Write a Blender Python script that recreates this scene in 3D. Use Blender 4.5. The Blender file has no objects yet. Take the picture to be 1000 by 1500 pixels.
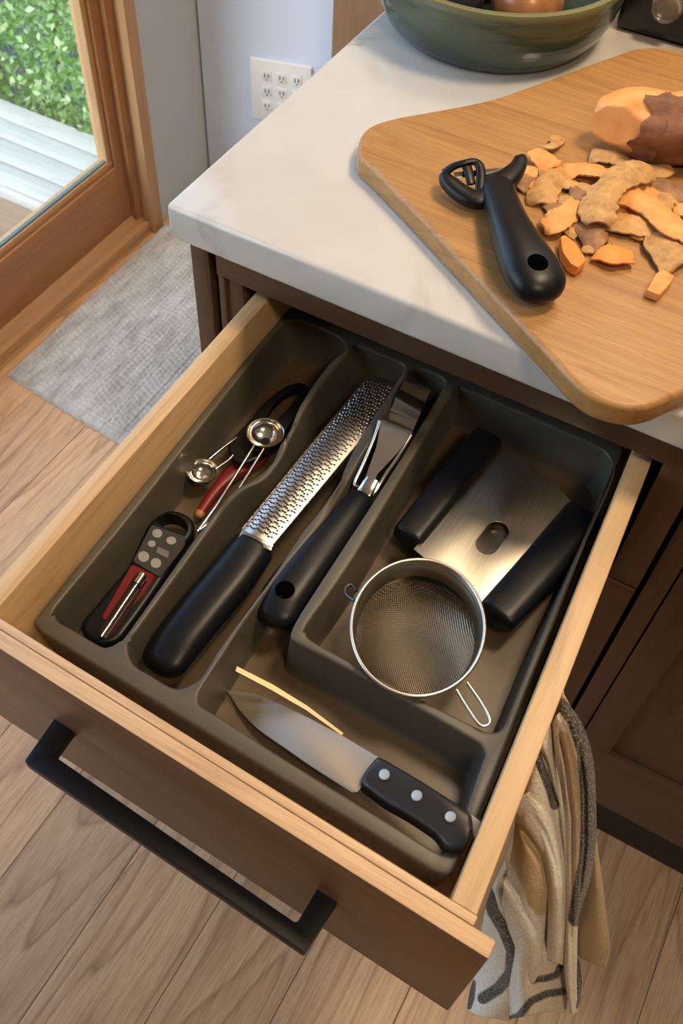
import bpy, bmesh, math, random
from mathutils import Vector, Matrix
from mathutils.geometry import delaunay_2d_cdt
import numpy as np
random.seed(7)
S = bpy.context.scene
COL = S.collection
PI = math.pi
# ------------------------------------------------------------------ camera
CP = Vector((0.4623, -0.5536, 1.4395)); RX, RY, RZ, F = 0.629, -0.0425, 0.5124, 1406.74
CAMR = (Matrix.Rotation(RZ, 3, 'Z') @ Matrix.Rotation(RY, 3, 'Y') @ Matrix.Rotation(RX, 3, 'X'))
cd = bpy.data.cameras.new('camera'); cam = bpy.data.objects.new('camera', cd); COL.objects.link(cam)
cam.matrix_world = Matrix.Translation(CP) @ CAMR.to_4x4()
cd.sensor_fit = 'VERTICAL'; cd.sensor_height = 36; cd.lens = 36 * F / 1500; cd.clip_start = .01; cd.clip_end = 100
cd.dof.use_dof = True; cd.dof.focus_distance = 0.85; cd.dof.aperture_fstop = 13.0
S.camera = cam
# ------------------------------------------------------------------ sky, sun, room lamps, exposure
w = bpy.data.worlds.new('sky'); S.world = w; w.use_nodes = True
nt = w.node_tree; nt.nodes.clear()
sk = nt.nodes.new('ShaderNodeTexSky'); sk.sky_type = 'NISHITA'; sk.sun_disc = False
sk.sun_elevation = math.radians(48); sk.sun_rotation = math.radians(200); sk.air_density = 1.1; sk.dust_density = 1.5
bg = nt.nodes.new('ShaderNodeBackground'); bg.inputs[1].default_value = 0.65
wo = nt.nodes.new('ShaderNodeOutputWorld'); nt.links.new(sk.outputs[0], bg.inputs[0]); nt.links.new(bg.outputs[0], wo.inputs[0])
def light(name, kind, loc, rot, energy, color, **k):
    l = bpy.data.lights.new(name, kind); l.energy = energy; l.color = color
    for a, b in k.items(): setattr(l, a, b)
    o = bpy.data.objects.new(name, l); COL.objects.link(o); o.location = loc; o.rotation_euler = rot; return o
light('sun', 'SUN', (-3, 0, 4), Vector((-.04, .5, -.85)).to_track_quat('-Z', 'Y').to_euler(), 1.2, (1, .95, .88), angle=.03)
LAMPS = [(0.72, 0.36, 2.38, 16.0, .36), (0.22, 1.15, 2.38, 9.0, .70), (1.15, -0.80, 2.38, 11.0, .36)]
WARM = (1.0, .76, .50)
S.view_settings.view_transform = 'Standard'; S.view_settings.look = 'None'; S.view_settings.gamma = 1
S.view_settings.use_curve_mapping = False; S.view_settings.exposure = 0.42

# ------------------------------------------------------------------ helpers
def ray(px, py): return CAMR @ Vector(((px - 500) / F, -(py - 750) / F, -1))
def at(px, py, z):                      # the point at height z seen at a photo pixel
    d = ray(px, py); return CP + d * ((z - CP.z) / d.z)
def atp(px, py, n, dd):                 # the point of the plane n.x = dd seen at a photo pixel
    d = ray(px, py); n = Vector(n); return CP + d * ((dd - n.dot(CP)) / n.dot(d))
def ats(pts, z): return [at(p[0], p[1], z) for p in pts]

def meshobj(name, bm, mat=None, parent=None, smooth=None):
    me = bpy.data.meshes.new(name)
    bmesh.ops.recalc_face_normals(bm, faces=bm.faces[:])
    bm.to_mesh(me); bm.free()
    if mat:
        for m in (mat if isinstance(mat, (list, tuple)) else [mat]): me.materials.append(m)
    if smooth is not None:
        me.shade_smooth(); me.set_sharp_from_angle(angle=math.radians(smooth))
    o = bpy.data.objects.new(name, me); COL.objects.link(o)
    if parent: o.parent = parent; o.matrix_parent_inverse = parent.matrix_basis.inverted()
    return o
def tag(o, label=None, cat=None, group=None, kind=None):
    for k, v in (('label', label), ('category', cat), ('group', group), ('kind', kind)):
        if v: o[k] = v
    return o
def thing(name, loc, label, cat, group=None):
    o = bpy.data.objects.new(name, None); COL.objects.link(o); o.location = loc; o.empty_display_size = .02
    return tag(o, label, cat, group)
def root_part(name, parent, loc=None):
    o = bpy.data.objects.new(name, None); COL.objects.link(o)
    o.parent = parent; o.matrix_parent_inverse = parent.matrix_basis.inverted(); return o
def hexa(bm, b, t, bev=0, seg=2):       # four bottom points, four top points
    vs = [bm.verts.new(p) for p in list(b) + list(t)]
    fs = [bm.faces.new([vs[i] for i in f]) for f in ((3,2,1,0),(4,5,6,7),(0,1,5,4),(1,2,6,5),(2,3,7,6),(3,0,4,7))]
    if bev:
        es = list({e for f in fs for e in f.edges})
        bmesh.ops.bevel(bm, geom=es, offset=bev, segments=seg, affect='EDGES', profile=.5)
def box(bm, x0, x1, y0, y1, z0, z1, bev=0, seg=2):
    hexa(bm, [(x0,y0,z0),(x1,y0,z0),(x1,y1,z0),(x0,y1,z0)], [(x0,y0,z1),(x1,y0,z1),(x1,y1,z1),(x0,y1,z1)], bev, seg)
def boxobj(name, dims, mat, parent=None, bev=0, seg=2):
    bm = bmesh.new(); box(bm, *dims, bev, seg); return meshobj(name, bm, mat, parent, 40 if bev else None)
def smoothpoly(pts, n=4, closed=True):  # Catmull-Rom through the points
    P = [Vector(p) for p in pts]; out = []; N = len(P)
    for i in range(N if closed else N - 1):
        g = (lambda k: P[k % N]) if closed else (lambda k: P[min(max(k, 0), N - 1)])
        a, b, c, d = g(i-1), g(i), g(i+1), g(i+2)
        for k in range(n):
            t = k / n
            out.append(.5*((2*b)+(c-a)*t+(2*a-5*b+4*c-d)*t*t+(3*b-a-3*c+d)*t**3))
    if not closed: out.append(P[-1].copy())
    return out
def roundcorners(pts, r, n=5):          # polygon with rounded corners; r may be a list
    P = [Vector(p) for p in pts]; out = []; N = len(P)
    for i in range(N):
        rr = r[i] if isinstance(r, (list, tuple)) else r
        a, b, c = P[i-1], P[i], P[(i+1) % N]
        if rr <= 0: out.append(b.copy()); continue
        u, v = (a-b), (c-b); L = min(rr, u.length*.49, v.length*.49); u.normalize(); v.normalize()
        s, e = b+u*L, b+v*L
        for k in range(n+1):
            t = k/n; out.append(s*(1-t)**2 + b*2*t*(1-t) + e*t*t)
    return out
def area2(P): return sum(P[i-1].x*P[i].y - P[i].x*P[i-1].y for i in range(len(P)))/2
def inset(P, d):                        # offset a closed xy loop inwards by d
    N = len(P); s = 1 if area2(P) > 0 else -1; out = []
    for i in range(N):
        a, b, c = P[i-1], P[i], P[(i+1) % N]
        u = (b-a).to_2d(); v = (c-b).to_2d()
        if u.length < 1e-9: u = v
        if v.length < 1e-9: v = u
        u.normalize(); v.normalize(); t = (u+v)
        if t.length < 1e-6: t = u
        t.normalize(); k = 1/max(.5, t.dot(u))
        out.append(Vector((b.x - t.y*s*d*k, b.y + t.x*s*d*k, b.z)))
    return out
def rings(bm, loops, cap0=True, cap1=True, closed=True):
    R = [[bm.verts.new(p) for p in L] for L in loops]
    for a, b in zip(R, R[1:]):
        n = len(a)
        for i in range(n if closed else n-1):
            try: bm.faces.new((a[i], a[(i+1) % n], b[(i+1) % n], b[i]))
            except ValueError: pass
    if cap0: bm.faces.new(R[0][::-1])
    if cap1: bm.faces.new(R[-1])
    return R
def slab(bm, top, th, r=.002, n=3, dz=None):   # extruded outline with rounded rims; `top` carries its own z
    loops = []
    dn = lambda L, k: [Vector((p.x, p.y, p.z-k)) for p in L]
    for i in range(n+1):
        a = i/n*PI/2; loops.append(dn(inset(top, r*(1-math.sin(a))), th - r*(1-math.cos(a))))
    for i in range(n+1):
        a = i/n*PI/2; loops.append(dn(inset(top, r*(1-math.cos(a))), r*(1-math.sin(a))))
    rings(bm, loops)
def slabobj(name, top, th, mat, parent=None, r=.002, n=3):
    bm = bmesh.new(); slab(bm, top, th, r, n); return meshobj(name, bm, mat, parent, 35)
def tube(bm, pts, r, seg=8, closed=False, cap=True):
    P = [Vector(p) for p in pts]; N = len(P); loops = []; up = None
    for i in range(N):
        a = P[i-1] if (i or closed) else P[i]; c = P[(i+1) % N] if (i < N-1 or closed) else P[i]
        t = (c-a).normalized()
        if up is None: up = t.orthogonal().normalized()
        up = (up - t*up.dot(t)).normalized(); sd = t.cross(up); rr = r[i] if isinstance(r, (list, tuple)) else r
        loops.append([P[i] + (up*math.cos(2*PI*k/seg) + sd*math.sin(2*PI*k/seg))*rr for k in range(seg)])
    if closed: loops.append(loops[0])
    R = [[bm.verts.new(p) for p in L] for L in (loops[:-1] if closed else loops)]
    if closed: R.append(R[0])
    off = 0
    for j, (a, b) in enumerate(zip(R, R[1:])):
        o = 0
        if closed and j == len(R)-2:
            o = min(range(seg), key=lambda k: (a[0].co-b[k].co).length)
        for i in range(seg): bm.faces.new((a[i], a[(i+1) % seg], b[(i+1+o) % seg], b[(i+o) % seg]))
    if cap and not closed: bm.faces.new(R[0][::-1]); bm.faces.new(R[-1])
def loft(bm, C, W, H, seg=24, e=2.0, ends=True, up=Vector((0,0,1))):
    # centre points C, half widths W, half heights H, superellipse exponent e
    N = len(C); loops = []
    for i in range(N):
        t = (C[min(i+1, N-1)] - C[max(i-1, 0)]).normalized(); sd = t.cross(up).normalized(); uu = sd.cross(t)
        L = []
        for k in range(seg):
            a = 2*PI*k/seg; c, s = math.cos(a), math.sin(a)
            L.append(C[i] + sd*(W[i]*math.copysign(abs(c)**(2/e), c)) + uu*(H[i]*math.copysign(abs(s)**(2/e), s)))
        loops.append(L)
    return rings(bm, loops, ends, ends)
def lathe(bm, prof, c, seg=48, cap0=False, cap1=False):
    return rings(bm, [[Vector((c[0]+r*math.cos(2*PI*k/seg), c[1]+r*math.sin(2*PI*k/seg), z)) for k in range(seg)] for r, z in prof], cap0, cap1)
def cut(o, bmc):
    c = meshobj('cutter', bmc); m = o.modifiers.new('b', 'BOOLEAN'); m.operation = 'DIFFERENCE'; m.object = c; m.solver = 'EXACT'
    dg = bpy.context.evaluated_depsgraph_get(); me = bpy.data.meshes.new_from_object(o.evaluated_get(dg))
    o.modifiers.clear(); o.data = me; bpy.data.objects.remove(c); me.shade_smooth(); me.set_sharp_from_angle(angle=math.radians(35))
def interp(P, n): return smoothpoly(P, n, False)
def seq(V, n):
    return [max(.0004, p.x) for p in smoothpoly([(v, 0, 0) for v in V], n, False)]
def rloft(bm, C, W, H, seg=24, e=2.0, ea=.6, eb=.6):     # loft with domed ends of relative length ea, eb
    Ca, Wa, Ha = [], [], []
    ta, tb = (C[0]-C[1]).normalized(), (C[-1]-C[-2]).normalized()
    for k in range(6, 0, -1):
        a = k/6*PI/2*.97; Ca.append(C[0]+ta*W[0]*ea*math.sin(a)); Wa.append(W[0]*math.cos(a)); Ha.append(H[0]*math.cos(a))
    Cb, Wb, Hb = [], [], []
    for k in range(1, 7):
        a = k/6*PI/2*.97; Cb.append(C[-1]+tb*W[-1]*eb*math.sin(a)); Wb.append(W[-1]*math.cos(a)); Hb.append(H[-1]*math.cos(a))
    loft(bm, Ca+list(C)+Cb, Wa+list(W)+Wb, Ha+list(H)+Hb, seg, e)

# ------------------------------------------------------------------ materials
class MT:
    def __init__(s, name, rough=.5, metal=0, col=(.5,.5,.5), spec=.5):
        s.m = bpy.data.materials.new(name); s.m.use_nodes = True; s.t = s.m.node_tree; s.b = s.t.nodes['Principled BSDF']
        s.b.inputs['Base Color'].default_value = (*col, 1); s.b.inputs['Roughness'].default_value = rough
        s.b.inputs['Metallic'].default_value = metal; s.b.inputs['Specular IOR Level'].default_value = spec
        s.co = s.n('ShaderNodeTexCoord').outputs['Object']
    def n(s, t, **k):
        x = s.t.nodes.new(t)
        for a, b in k.items():
            if a in x.inputs: x.inputs[a].default_value = b
            else: setattr(x, a, b)
        return x
    def l(s, a, b): s.t.links.new(a, b)
    def map(s, scale, rot=(0,0,0), src=None, rnd=False):
        x = s.n('ShaderNodeMapping'); x.inputs['Scale'].default_value = scale; x.inputs['Rotation'].default_value = rot
        s.l(src or s.co, x.inputs['Vector'])
        if rnd:
            o = s.n('ShaderNodeObjectInfo'); mu = s.n('ShaderNodeVectorMath', operation='MULTIPLY'); mu.inputs[1].default_value = (37, 53, 71)
            cb = s.n('ShaderNodeCombineXYZ')
            for i in range(3): s.l(o.outputs['Random'], cb.inputs[i])
            s.l(cb.outputs[0], mu.inputs[0]); s.l(mu.outputs[0], x.inputs['Location'])
        return x.outputs[0]
    def noise(s, v, scale, detail=4, rough=.5, dist=0):
        x = s.n('ShaderNodeTexNoise'); x.inputs['Scale'].default_value = scale; x.inputs['Detail'].default_value = detail
        x.inputs['Roughness'].default_value = rough; x.inputs['Distortion'].default_value = dist; s.l(v, x.inputs['Vector']); return x.outputs[0]
    def ramp(s, f, stops):
        x = s.n('ShaderNodeValToRGB'); e = x.color_ramp.elements
        while len(e) < len(stops): e.new(.5)
        for q, (p, c) in zip(e, stops): q.position = p; q.color = (*c, 1) if len(c) == 3 else c
        s.l(f, x.inputs[0]); return x.outputs[0]
    def mix(s, f, a, b, mode='MIX'):
        x = s.n('ShaderNodeMix', data_type='RGBA', blend_type=mode)
        for i, v in ((0, f), (6, a), (7, b)):
            if isinstance(v, (int, float)): x.inputs[i].default_value = v
            elif isinstance(v, tuple): x.inputs[i].default_value = (*v, 1)
            else: s.l(v, x.inputs[i])
        return x.outputs[2]
    def math(s, op, a, b=0.0):
        x = s.n('ShaderNodeMath', operation=op)
        for i, v in ((0, a), (1, b)):
            if isinstance(v, (int, float)): x.inputs[i].default_value = v
            else: s.l(v, x.inputs[i])
        return x.outputs[0]
    def bump(s, h, st, dist=.001):
        x = s.n('ShaderNodeBump'); x.inputs['Strength'].default_value = st; x.inputs['Distance'].default_value = dist
        s.l(h, x.inputs['Height']); s.l(x.outputs[0], s.b.inputs['Normal'])
    def color(s, c): s.l(c, s.b.inputs['Base Color'])
    def rough(s, c): s.l(c, s.b.inputs['Roughness'])

def plain(name, col, rough=.5, metal=0, spec=.5, nz=0, nscale=200):
    t = MT(name, rough, metal, col, spec)
    if nz: t.bump(t.noise(t.co, nscale, 3), nz, .0004)
    return t.m
def wood(name, dark, mid, light, axis='x', grain=1.0, rough=.45, rnd=False, ring=.35, bump=.15, fine=.5):
    t = MT(name, rough); sc = {'x': (.10,1,1), 'y': (1,.10,1), 'z': (1,1,.10)}[axis]; fs = {'x': (.035,1,1), 'y': (1,.035,1), 'z': (1,1,.035)}[axis]
    v = t.map(sc, rnd=rnd); vf = t.map(fs, rnd=rnd)
    big = t.noise(v, 7*grain, 2, .5, .4)
    rings_ = t.math('FRACT', t.math('MULTIPLY', big, 15.0)); tri = t.math('POWER', rings_, .45); tri = t.math('MULTIPLY', tri, t.ramp(rings_, [(.86,(1,1,1)),(1,(.1,.1,.1))]))
    fn = t.noise(vf, 620*grain, 4, .65)
    md = t.noise(vf, 110*grain, 4, .6)
    a = t.math('ADD', t.math('MULTIPLY', tri, ring), t.math('MULTIPLY', md, 1-ring))
    c = t.ramp(a, [(.2, dark), (.5, mid), (.8, light)])
    c2 = t.mix(t.math('MULTIPLY', t.ramp(fn, [(.35, (1,1,1)), (.55, (0,0,0))]), fine), c, dark)
    if rnd:
        o = t.n('ShaderNodeObjectInfo'); hv = t.n('ShaderNodeHueSaturation'); t.l(t.math('ADD', t.math('MULTIPLY', o.outputs['Random'], .2), .9), hv.inputs['Value']); t.l(c2, hv.inputs['Color']); c2 = hv.outputs[0]
    t.color(c2); t.bump(fn, bump, .0004); return t.m
W = {}
W['floor'] = wood('light_oak_floor', (.25,.135,.065), (.52,.31,.16), (.61,.395,.22), 'y', 1.0, .42, True, .45, .12, .5)
W['drawer'] = wood('maple_drawer', (.42,.255,.125), (.60,.40,.21), (.66,.46,.26), 'y', 1.1, .45, False, .2, .08, .2)
W['drawer_x'] = wood('maple_drawer_front', (.40,.24,.13), (.60,.40,.23), (.68,.48,.30), 'x', 1.3, .45, False, .2, .1, .45)
W['front'] = wood('stained_oak_front', (.11,.052,.022), (.17,.085,.038), (.20,.105,.05), 'x', .9, .42, False, .3, .1, .4)
W['cab'] = wood('stained_oak_cabinet', (.05,.023,.011), (.082,.040,.019), (.105,.053,.026), 'z', 1.0, .5, False, .25, .12, .5)
W['cabx'] = wood('stained_oak_rail', (.05,.023,.011), (.082,.040,.019), (.105,.053,.026), 'x', 1.0, .5, False, .25, .12, .5)
W['door'] = wood('fir_door', (.26,.115,.045), (.36,.165,.068), (.42,.20,.085), 'y', .8, .4, False, .2, .06, .3)
W['doorz'] = wood('fir_door_stile', (.26,.115,.045), (.36,.165,.068), (.42,.20,.085), 'z', .8, .4, False, .2, .06, .3)
W['casing'] = wood('fir_casing', (.38,.22,.11), (.50,.30,.155), (.56,.35,.19), 'z', .8, .45, False, .2, .06, .25)
W['sill'] = wood('fir_sill', (.38,.21,.10), (.50,.29,.145), (.56,.34,.18), 'y', .8, .45, False, .2, .06, .25)
W['board'] = wood('cutting_board_wood', (.25,.112,.034), (.40,.208,.070), (.47,.26,.094), 'x', 1.2, .42, False, .25, .15, .5)
W['deck'] = wood('grey_deck', (.33,.33,.32), (.43,.43,.42), (.50,.50,.49), 'x', 1.0, .7, False, .2, .1, .3)
W['brown'] = wood('brown_outdoor_wood', (.17,.12,.08), (.24,.17,.12), (.28,.2,.14), 'x', .8, .6, False, .2, .1, .3)
W['pantry'] = wood('pantry_wood', (.20,.115,.065), (.27,.16,.095), (.31,.19,.115), 'z', .8, .5, False, .2, .06, .3)
BLACKP = plain('black_soft_grip', (.006,.007,.009), .36, 0, .28, .1, 900)
BLACKM = plain('black_metal', (.006,.006,.006), .42, 0, .3, .1, 1500)
BLACKD = plain('dark_void', (.008,.007,.006), .8)
STEEL = plain('polished_steel', (.62,.60,.57), .16, 1)
STEELS = plain('satin_steel', (.60,.57,.53), .3, 1)
WHITE = plain('pale_blue_paint', (.62,.72,.93), .6)
GREYW = plain('grey_wall_paint', (.48,.53,.58), .7, nz=.1, nscale=300)
CEIL = plain('ceiling_paint', (.75,.73,.70), .8); DIMW = plain('taupe_wall_paint', (.18,.165,.15), .8)
PLATE = plain('white_outlet_plastic', (.75,.77,.80), .3)
t = MT('brushed_steel', .36, 1); v = t.map((1, .02, 1), (0,0,-.72)); t.color(t.ramp(t.noise(v, 900, 3), [(.3,(.66,.60,.50)),(.7,(.82,.76,.65))])); t.bump(t.noise(v, 900, 3), .08, .0002); t.b.inputs['Anisotropic'].default_value = .5; BRUSHED = t.m
t = MT('taupe_tray_plastic', .45, 0, (.10,.088,.066)); t.color(t.ramp(t.noise(t.co, 14, 3), [(.3,(.074,.065,.048)),(.7,(.092,.082,.062))])); t.bump(t.noise(t.co, 1800, 2), .12, .0003); t.rough(t.ramp(t.noise(t.co, 30, 4), [(.3,(.38,)*3),(.7,(.5,)*3)])); TRAY = t.m
t = MT('veined_quartz', .11); v = t.map((1, 1, 1), (0,0,.5)); a = t.noise(v, 2.1, 8, .6, .7); vein = t.ramp(a, [(.47,(0,0,0)),(.495,(1,1,1)),(.52,(0,0,0))]); msk = t.ramp(t.noise(t.co, 5, 2), [(.45,(0,0,0)),(.60,(1,1,1))]); f = t.math('MULTIPLY', t.math('MULTIPLY', vein, msk), .65)
cl = t.ramp(t.noise(t.co, 6, 5, .6), [(.3,(.52,.50,.47)),(.7,(.59,.575,.55))]); t.color(t.mix(f, cl, (.33,.29,.25))); QUARTZ = t.m
t = MT('green_glaze', .12); z = t.n('ShaderNodeSeparateXYZ'); t.l(t.co, z.inputs[0])
zz = t.math('DIVIDE', t.math('SUBTRACT', z.outputs[2], .915), .08); nn = t.math('MULTIPLY', t.math('SUBTRACT', t.noise(t.map((.3,.3,6)), 9, 4), .5), .22)
t.color(t.ramp(t.math('ADD', zz, nn), [(.05,(.022,.034,.028)),(.45,(.045,.068,.048)),(.78,(.07,.095,.06)),(.93,(.22,.22,.11))])); t.bump(t.noise(t.map((.5,.5,10)), 8, 3), .5, .003); GREEN = t.m
t = MT('glass_pane', .0); g = t.n('ShaderNodeBsdfGlossy'); g.inputs['Roughness'].default_value = .01; tr = t.n('ShaderNodeBsdfTransparent'); tr.inputs[0].default_value = (.93,.97,.96,1); lw = t.n('ShaderNodeLayerWeight'); lw.inputs[0].default_value = .5; fr = t.n('ShaderNodeMath', operation='MULTIPLY_ADD'); fr.inputs[1].default_value = .10; fr.inputs[2].default_value = .02; t.l(lw.outputs['Facing'], fr.inputs[0])
mx = t.n('ShaderNodeMixShader'); t.l(fr.outputs[0], mx.inputs[0]); t.l(tr.outputs[0], mx.inputs[1]); t.l(g.outputs[0], mx.inputs[2]); t.l(mx.outputs[0], t.t.nodes['Material Output'].inputs[0]); GLASS = t.m

# ------------------------------------------------------------------ setting: room shell
XW = -.7676
def struct(o): o['kind'] = 'structure'; return o
fl = struct(boxobj('floor', (-.80, 2.7, -2.7, 2.3, -.06, -.014), BLACKD))
k = 0; rr = random.Random(3)
for i in range(-5, 19):
    x0 = -.098 + .1437*i; x1 = x0 + .1437
    x0 = max(x0, -.80); x1 = min(x1, 2.7)
    if x1 - x0 < .01: continue
    y = -2.7 + (rr.random()*1.2 if not -1 <= i <= 4 else rr.random()*.9)
    ys = [-2.7] + ([y] if y > -2.5 else []) 
    while ys[-1] < 2.3: ys.append(min(ys[-1] + 2.6, 2.3))
    for a, b in zip(ys, ys[1:]):
        boxobj('floor_plank', (x0+.0004, x1-.0004, a+.0005, b-.0005, -.014, 0), W['floor'], fl, .0006, 1)
C0 = Vector((XW, 1.103, 0)); DR = Vector((.9585, .285, 0)).normalized(); NB = Vector((DR.y, -DR.x, 0))
def wallslab(name, a, b, z0, z1, th, out, mat, parent=None):
    bm = bmesh.new(); o = Vector(out)*th
    hexa(bm, [(a.x,a.y,z0),(b.x,b.y,z0),(b.x+o.x,b.y+o.y,z0),(a.x+o.x,a.y+o.y,z0)], [(a.x,a.y,z1),(b.x,b.y,z1),(b.x+o.x,b.y+o.y,z1),(a.x+o.x,a.y+o.y,z1)])
    return meshobj(name, bm, mat, parent)
struct(wallslab('wall_back', C0, C0 + DR*3.61, 0, 2.45, .12, -NB, WHITE))
# window wall with the glazed doors' opening (y -1.25 .. .875)
bm = bmesh.new(); box(bm, XW-.12, XW-.006, .895, 1.25, 0, 2.45); box(bm, XW-.12, XW-.006, -2.7, -1.32, 0, 2.45); box(bm, XW-.12, XW-.006, -1.32, .895, 2.12, 2.45)
struct(meshobj('wall_left', bm, GREYW))
struct(boxobj('wall_right', (2.7, 2.82, -2.7, 2.3, 0, 2.45), DIMW)); struct(boxobj('wall_front', (-.9, 2.82, -2.82, -2.7, 0, 2.45), DIMW))
struct(boxobj('ceiling', (-.9, 2.82, -2.82, 2.4, 2.45, 2.55), CEIL))
# casing, jamb, sill
struct(boxobj('trim_1', (XW-.10, XW+.008, .862, .8955, .0, 2.12), W['casing'], None, .002))
struct(boxobj('trim_2', (XW-.10, XW-.018, .838+.0, .862, .045, 2.10), W['doorz'], None, .0015))
struct(boxobj('trim_3', (XW-.10, XW+.008, -1.32, .862, 2.09, 2.15), W['casing']))
bm = bmesh.new()
hexa(bm, [(XW-.13,-1.32,0),(XW,-1.32,0),(XW,.862,0),(XW-.13,.862,0)], [(XW-.13,-1.32,.062),(XW-.030,-1.32,.050),(XW-.030,.862,.050),(XW-.13,.862,.062)], .003)
box(bm, XW-.031, XW-.004, -1.32, .862, .0005, .030, .003)
struct(meshobj('trim_4', bm, W['sill'], None, 40))
XD = -.80
def glazed(name, y0, y1):
    d = struct(root := bpy.data.objects.new(name, None)); COL.objects.link(d)
    boxobj('bottom_rail', (XD-.045, XD, y0, y1-.056, .052, .189), W['door'], d, .002)
    boxobj('stile', (XD-.045, XD, y1-.056, y1, .052, 2.085), W['doorz'], d, .002)
    boxobj('stile', (XD-.045, XD, y0, y0+.056, .189, 2.085), W['doorz'], d, .002)
    boxobj('top_rail', (XD-.045, XD, y0+.056, y1-.056, 2.0, 2.085), W['door'], d, .002)
    bm = bmesh.new(); box(bm, XD-.034, XD-.008, y0+.056, y1-.056, .189, .205, .002); box(bm, XD-.034, XD-.008, y1-.056-.015, y1-.056, .205, 2.0, .002)
    meshobj('glazing_bead', bm, W['casing'], d, 40)
    boxobj('glass_pane', (XD-.024, XD-.020, y0+.056, y1-.071, .205, 2.0), GLASS, d)
    boxobj('gasket', (XD-.020, XD-.012, y0+.056, y1-.071, .205, .209), plain('gasket', (.10,.16,.18), .4), d)
glazed('door_1', -.20, .868); glazed('door_2', -1.30, -.205)
# ceiling lamps
for i, (x, y, z, e, sz) in enumerate(LAMPS):
    q = thing('ceiling_lamp', (x, y, 2.45), ['round recessed ceiling lamp above the worktop', 'round recessed ceiling lamp near the back wall', 'round recessed ceiling lamp behind the camera'][i], 'lamp', 'recessed ceiling lamps')
    bm = bmesh.new(); lathe(bm, [(sz/2+.03,2.449),(sz/2+.03,2.430),(sz/2+.015,2.426),(sz/2+.01,2.449)], (x, y), 32); meshobj('lamp_ring', bm, CEIL, q, 40)
    L = light('lamp_bulb', 'AREA', (x, y, 2.43), (0,0,0), e, WARM, shape='DISK', size=sz); L.parent = q; L.matrix_parent_inverse = q.matrix_basis.inverted()
# outlet on the back wall
def wb(s, h, o=0): return C0 + DR*s + NB*o + Vector((0,0,h))
q = thing('outlet', wb(.18, .2, 0), 'white outlet and switch cover plate low on the pale blue-lit wall', 'outlet')
bm = bmesh.new(); hexa(bm, [wb(.112,.19,.0),wb(.25,.19,.0),wb(.25,.19,.007),wb(.112,.19,.007)], [wb(.112,.331,.0),wb(.25,.331,.0),wb(.25,.331,.007),wb(.112,.331,.007)], .002); meshobj('cover_plate', bm, PLATE, q, 40)
for s in (.150, .184, .218):
    for h in (.297, .262, .227):
        bm = bmesh.new(); hexa(bm, [wb(s-.011,h-.012,.006),wb(s+.011,h-.012,.006),wb(s+.011,h-.012,.0085),wb(s-.011,h-.012,.0085)], [wb(s-.011,h+.012,.006),wb(s+.011,h+.012,.006),wb(s+.011,h+.012,.0085),wb(s-.011,h+.012,.0085)], .001)
        o = meshobj('socket', bm, PLATE, q, 40)
        bm = bmesh.new()
        for ds in (-.004, .004): hexa(bm, [wb(s+ds-.0012,h-.004,.008),wb(s+ds+.0012,h-.004,.008),wb(s+ds+.0012,h-.004,.0088),wb(s+ds-.0012,h-.004,.0088)], [wb(s+ds-.0012,h+.005,.008),wb(s+ds+.0012,h+.005,.008),wb(s+ds+.0012,h+.005,.0088),wb(s+ds-.0012,h+.005,.0088)])
        hexa(bm, [wb(s-.0015,h-.010,.008),wb(s+.0015,h-.010,.008),wb(s+.0015,h-.010,.0088),wb(s-.0015,h-.010,.0088)], [wb(s-.0015,h-.007,.008),wb(s+.0015,h-.007,.008),wb(s+.0015,h-.007,.0088),wb(s-.0015,h-.007,.0088)])
        meshobj('slot', bm, BLACKD, o)
# tall pantry panel right of the blue wall
q = thing('pantry_cabinet', wb(.75, 0, .1), 'tall brown wooden cabinet against the pale wall', 'cabinet')
def wbox(name, s0, s1, o0, o1, h0, h1, mat, bev=.002):
    bm = bmesh.new(); hexa(bm, [wb(s0,h0,o0),wb(s1,h0,o0),wb(s1,h0,o1),wb(s0,h0,o1)], [wb(s0,h1,o0),wb(s1,h1,o0),wb(s1,h1,o1),wb(s0,h1,o1)], bev); return meshobj(name, bm, mat, q, 40)
wbox('body', .30, 1.10, .001, .03, 0, 2.2, W['pantry']); wbox('door', .302, .70, .031, .05, .08, 2.19, W['pantry']); wbox('door', .704, 1.098, .031, .05, .08, 2.19, W['pantry'])

# ------------------------------------------------------------------ outside: deck, fascia, ground, hedge
dk = struct(boxobj('deck', (-3.6, XW-.135, .88, 1.15, -.16, -.075), W['brown']))
for y0, y1 in ((.868,.937),(.942,1.016),(1.021,1.086),(1.091,1.156)): boxobj('deck_board', (-3.6, XW-.135, y0, y1, -.075, -.05), W['deck'], dk, .003)
boxobj('fascia_board', (-3.6, XW-.135, .858, .874, -.30, -.085), W['brown'], dk, .002)
boxobj('edge_trim', (-3.6, XW-.135, .855, .8675, -.085, -.052), W['deck'], dk, .002)
t = MT('garden_soil', .9); t.color(t.ramp(t.noise(t.co, 9, 6, .7), [(.3,(.10,.085,.07)),(.7,(.24,.21,.18))])); t.bump(t.noise(t.co, 60, 4), .5, .01)
struct(boxobj('ground', (-14, XW-.135, -8, 9, -.42, -.30), t.m))
def leafmat(name, cols):
    t = MT(name, .45); o = t.n('ShaderNodeAttribute'); o.attribute_name = 'tint'; t.color(t.ramp(o.outputs['Fac'], cols)); t.b.inputs['Subsurface Weight'].default_value = 0
    tr = t.n('ShaderNodeBsdfTranslucent'); tr.inputs[0].default_value = (.35,.6,.12,1); mx = t.n('ShaderNodeMixShader'); mx.inputs[0].default_value = .35
    t.l(t.b.outputs[0], mx.inputs[1]); t.l(tr.outputs[0], mx.inputs[2]); t.l(mx.outputs[0], t.t.nodes['Material Output'].inputs[0]); return t.m
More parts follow.
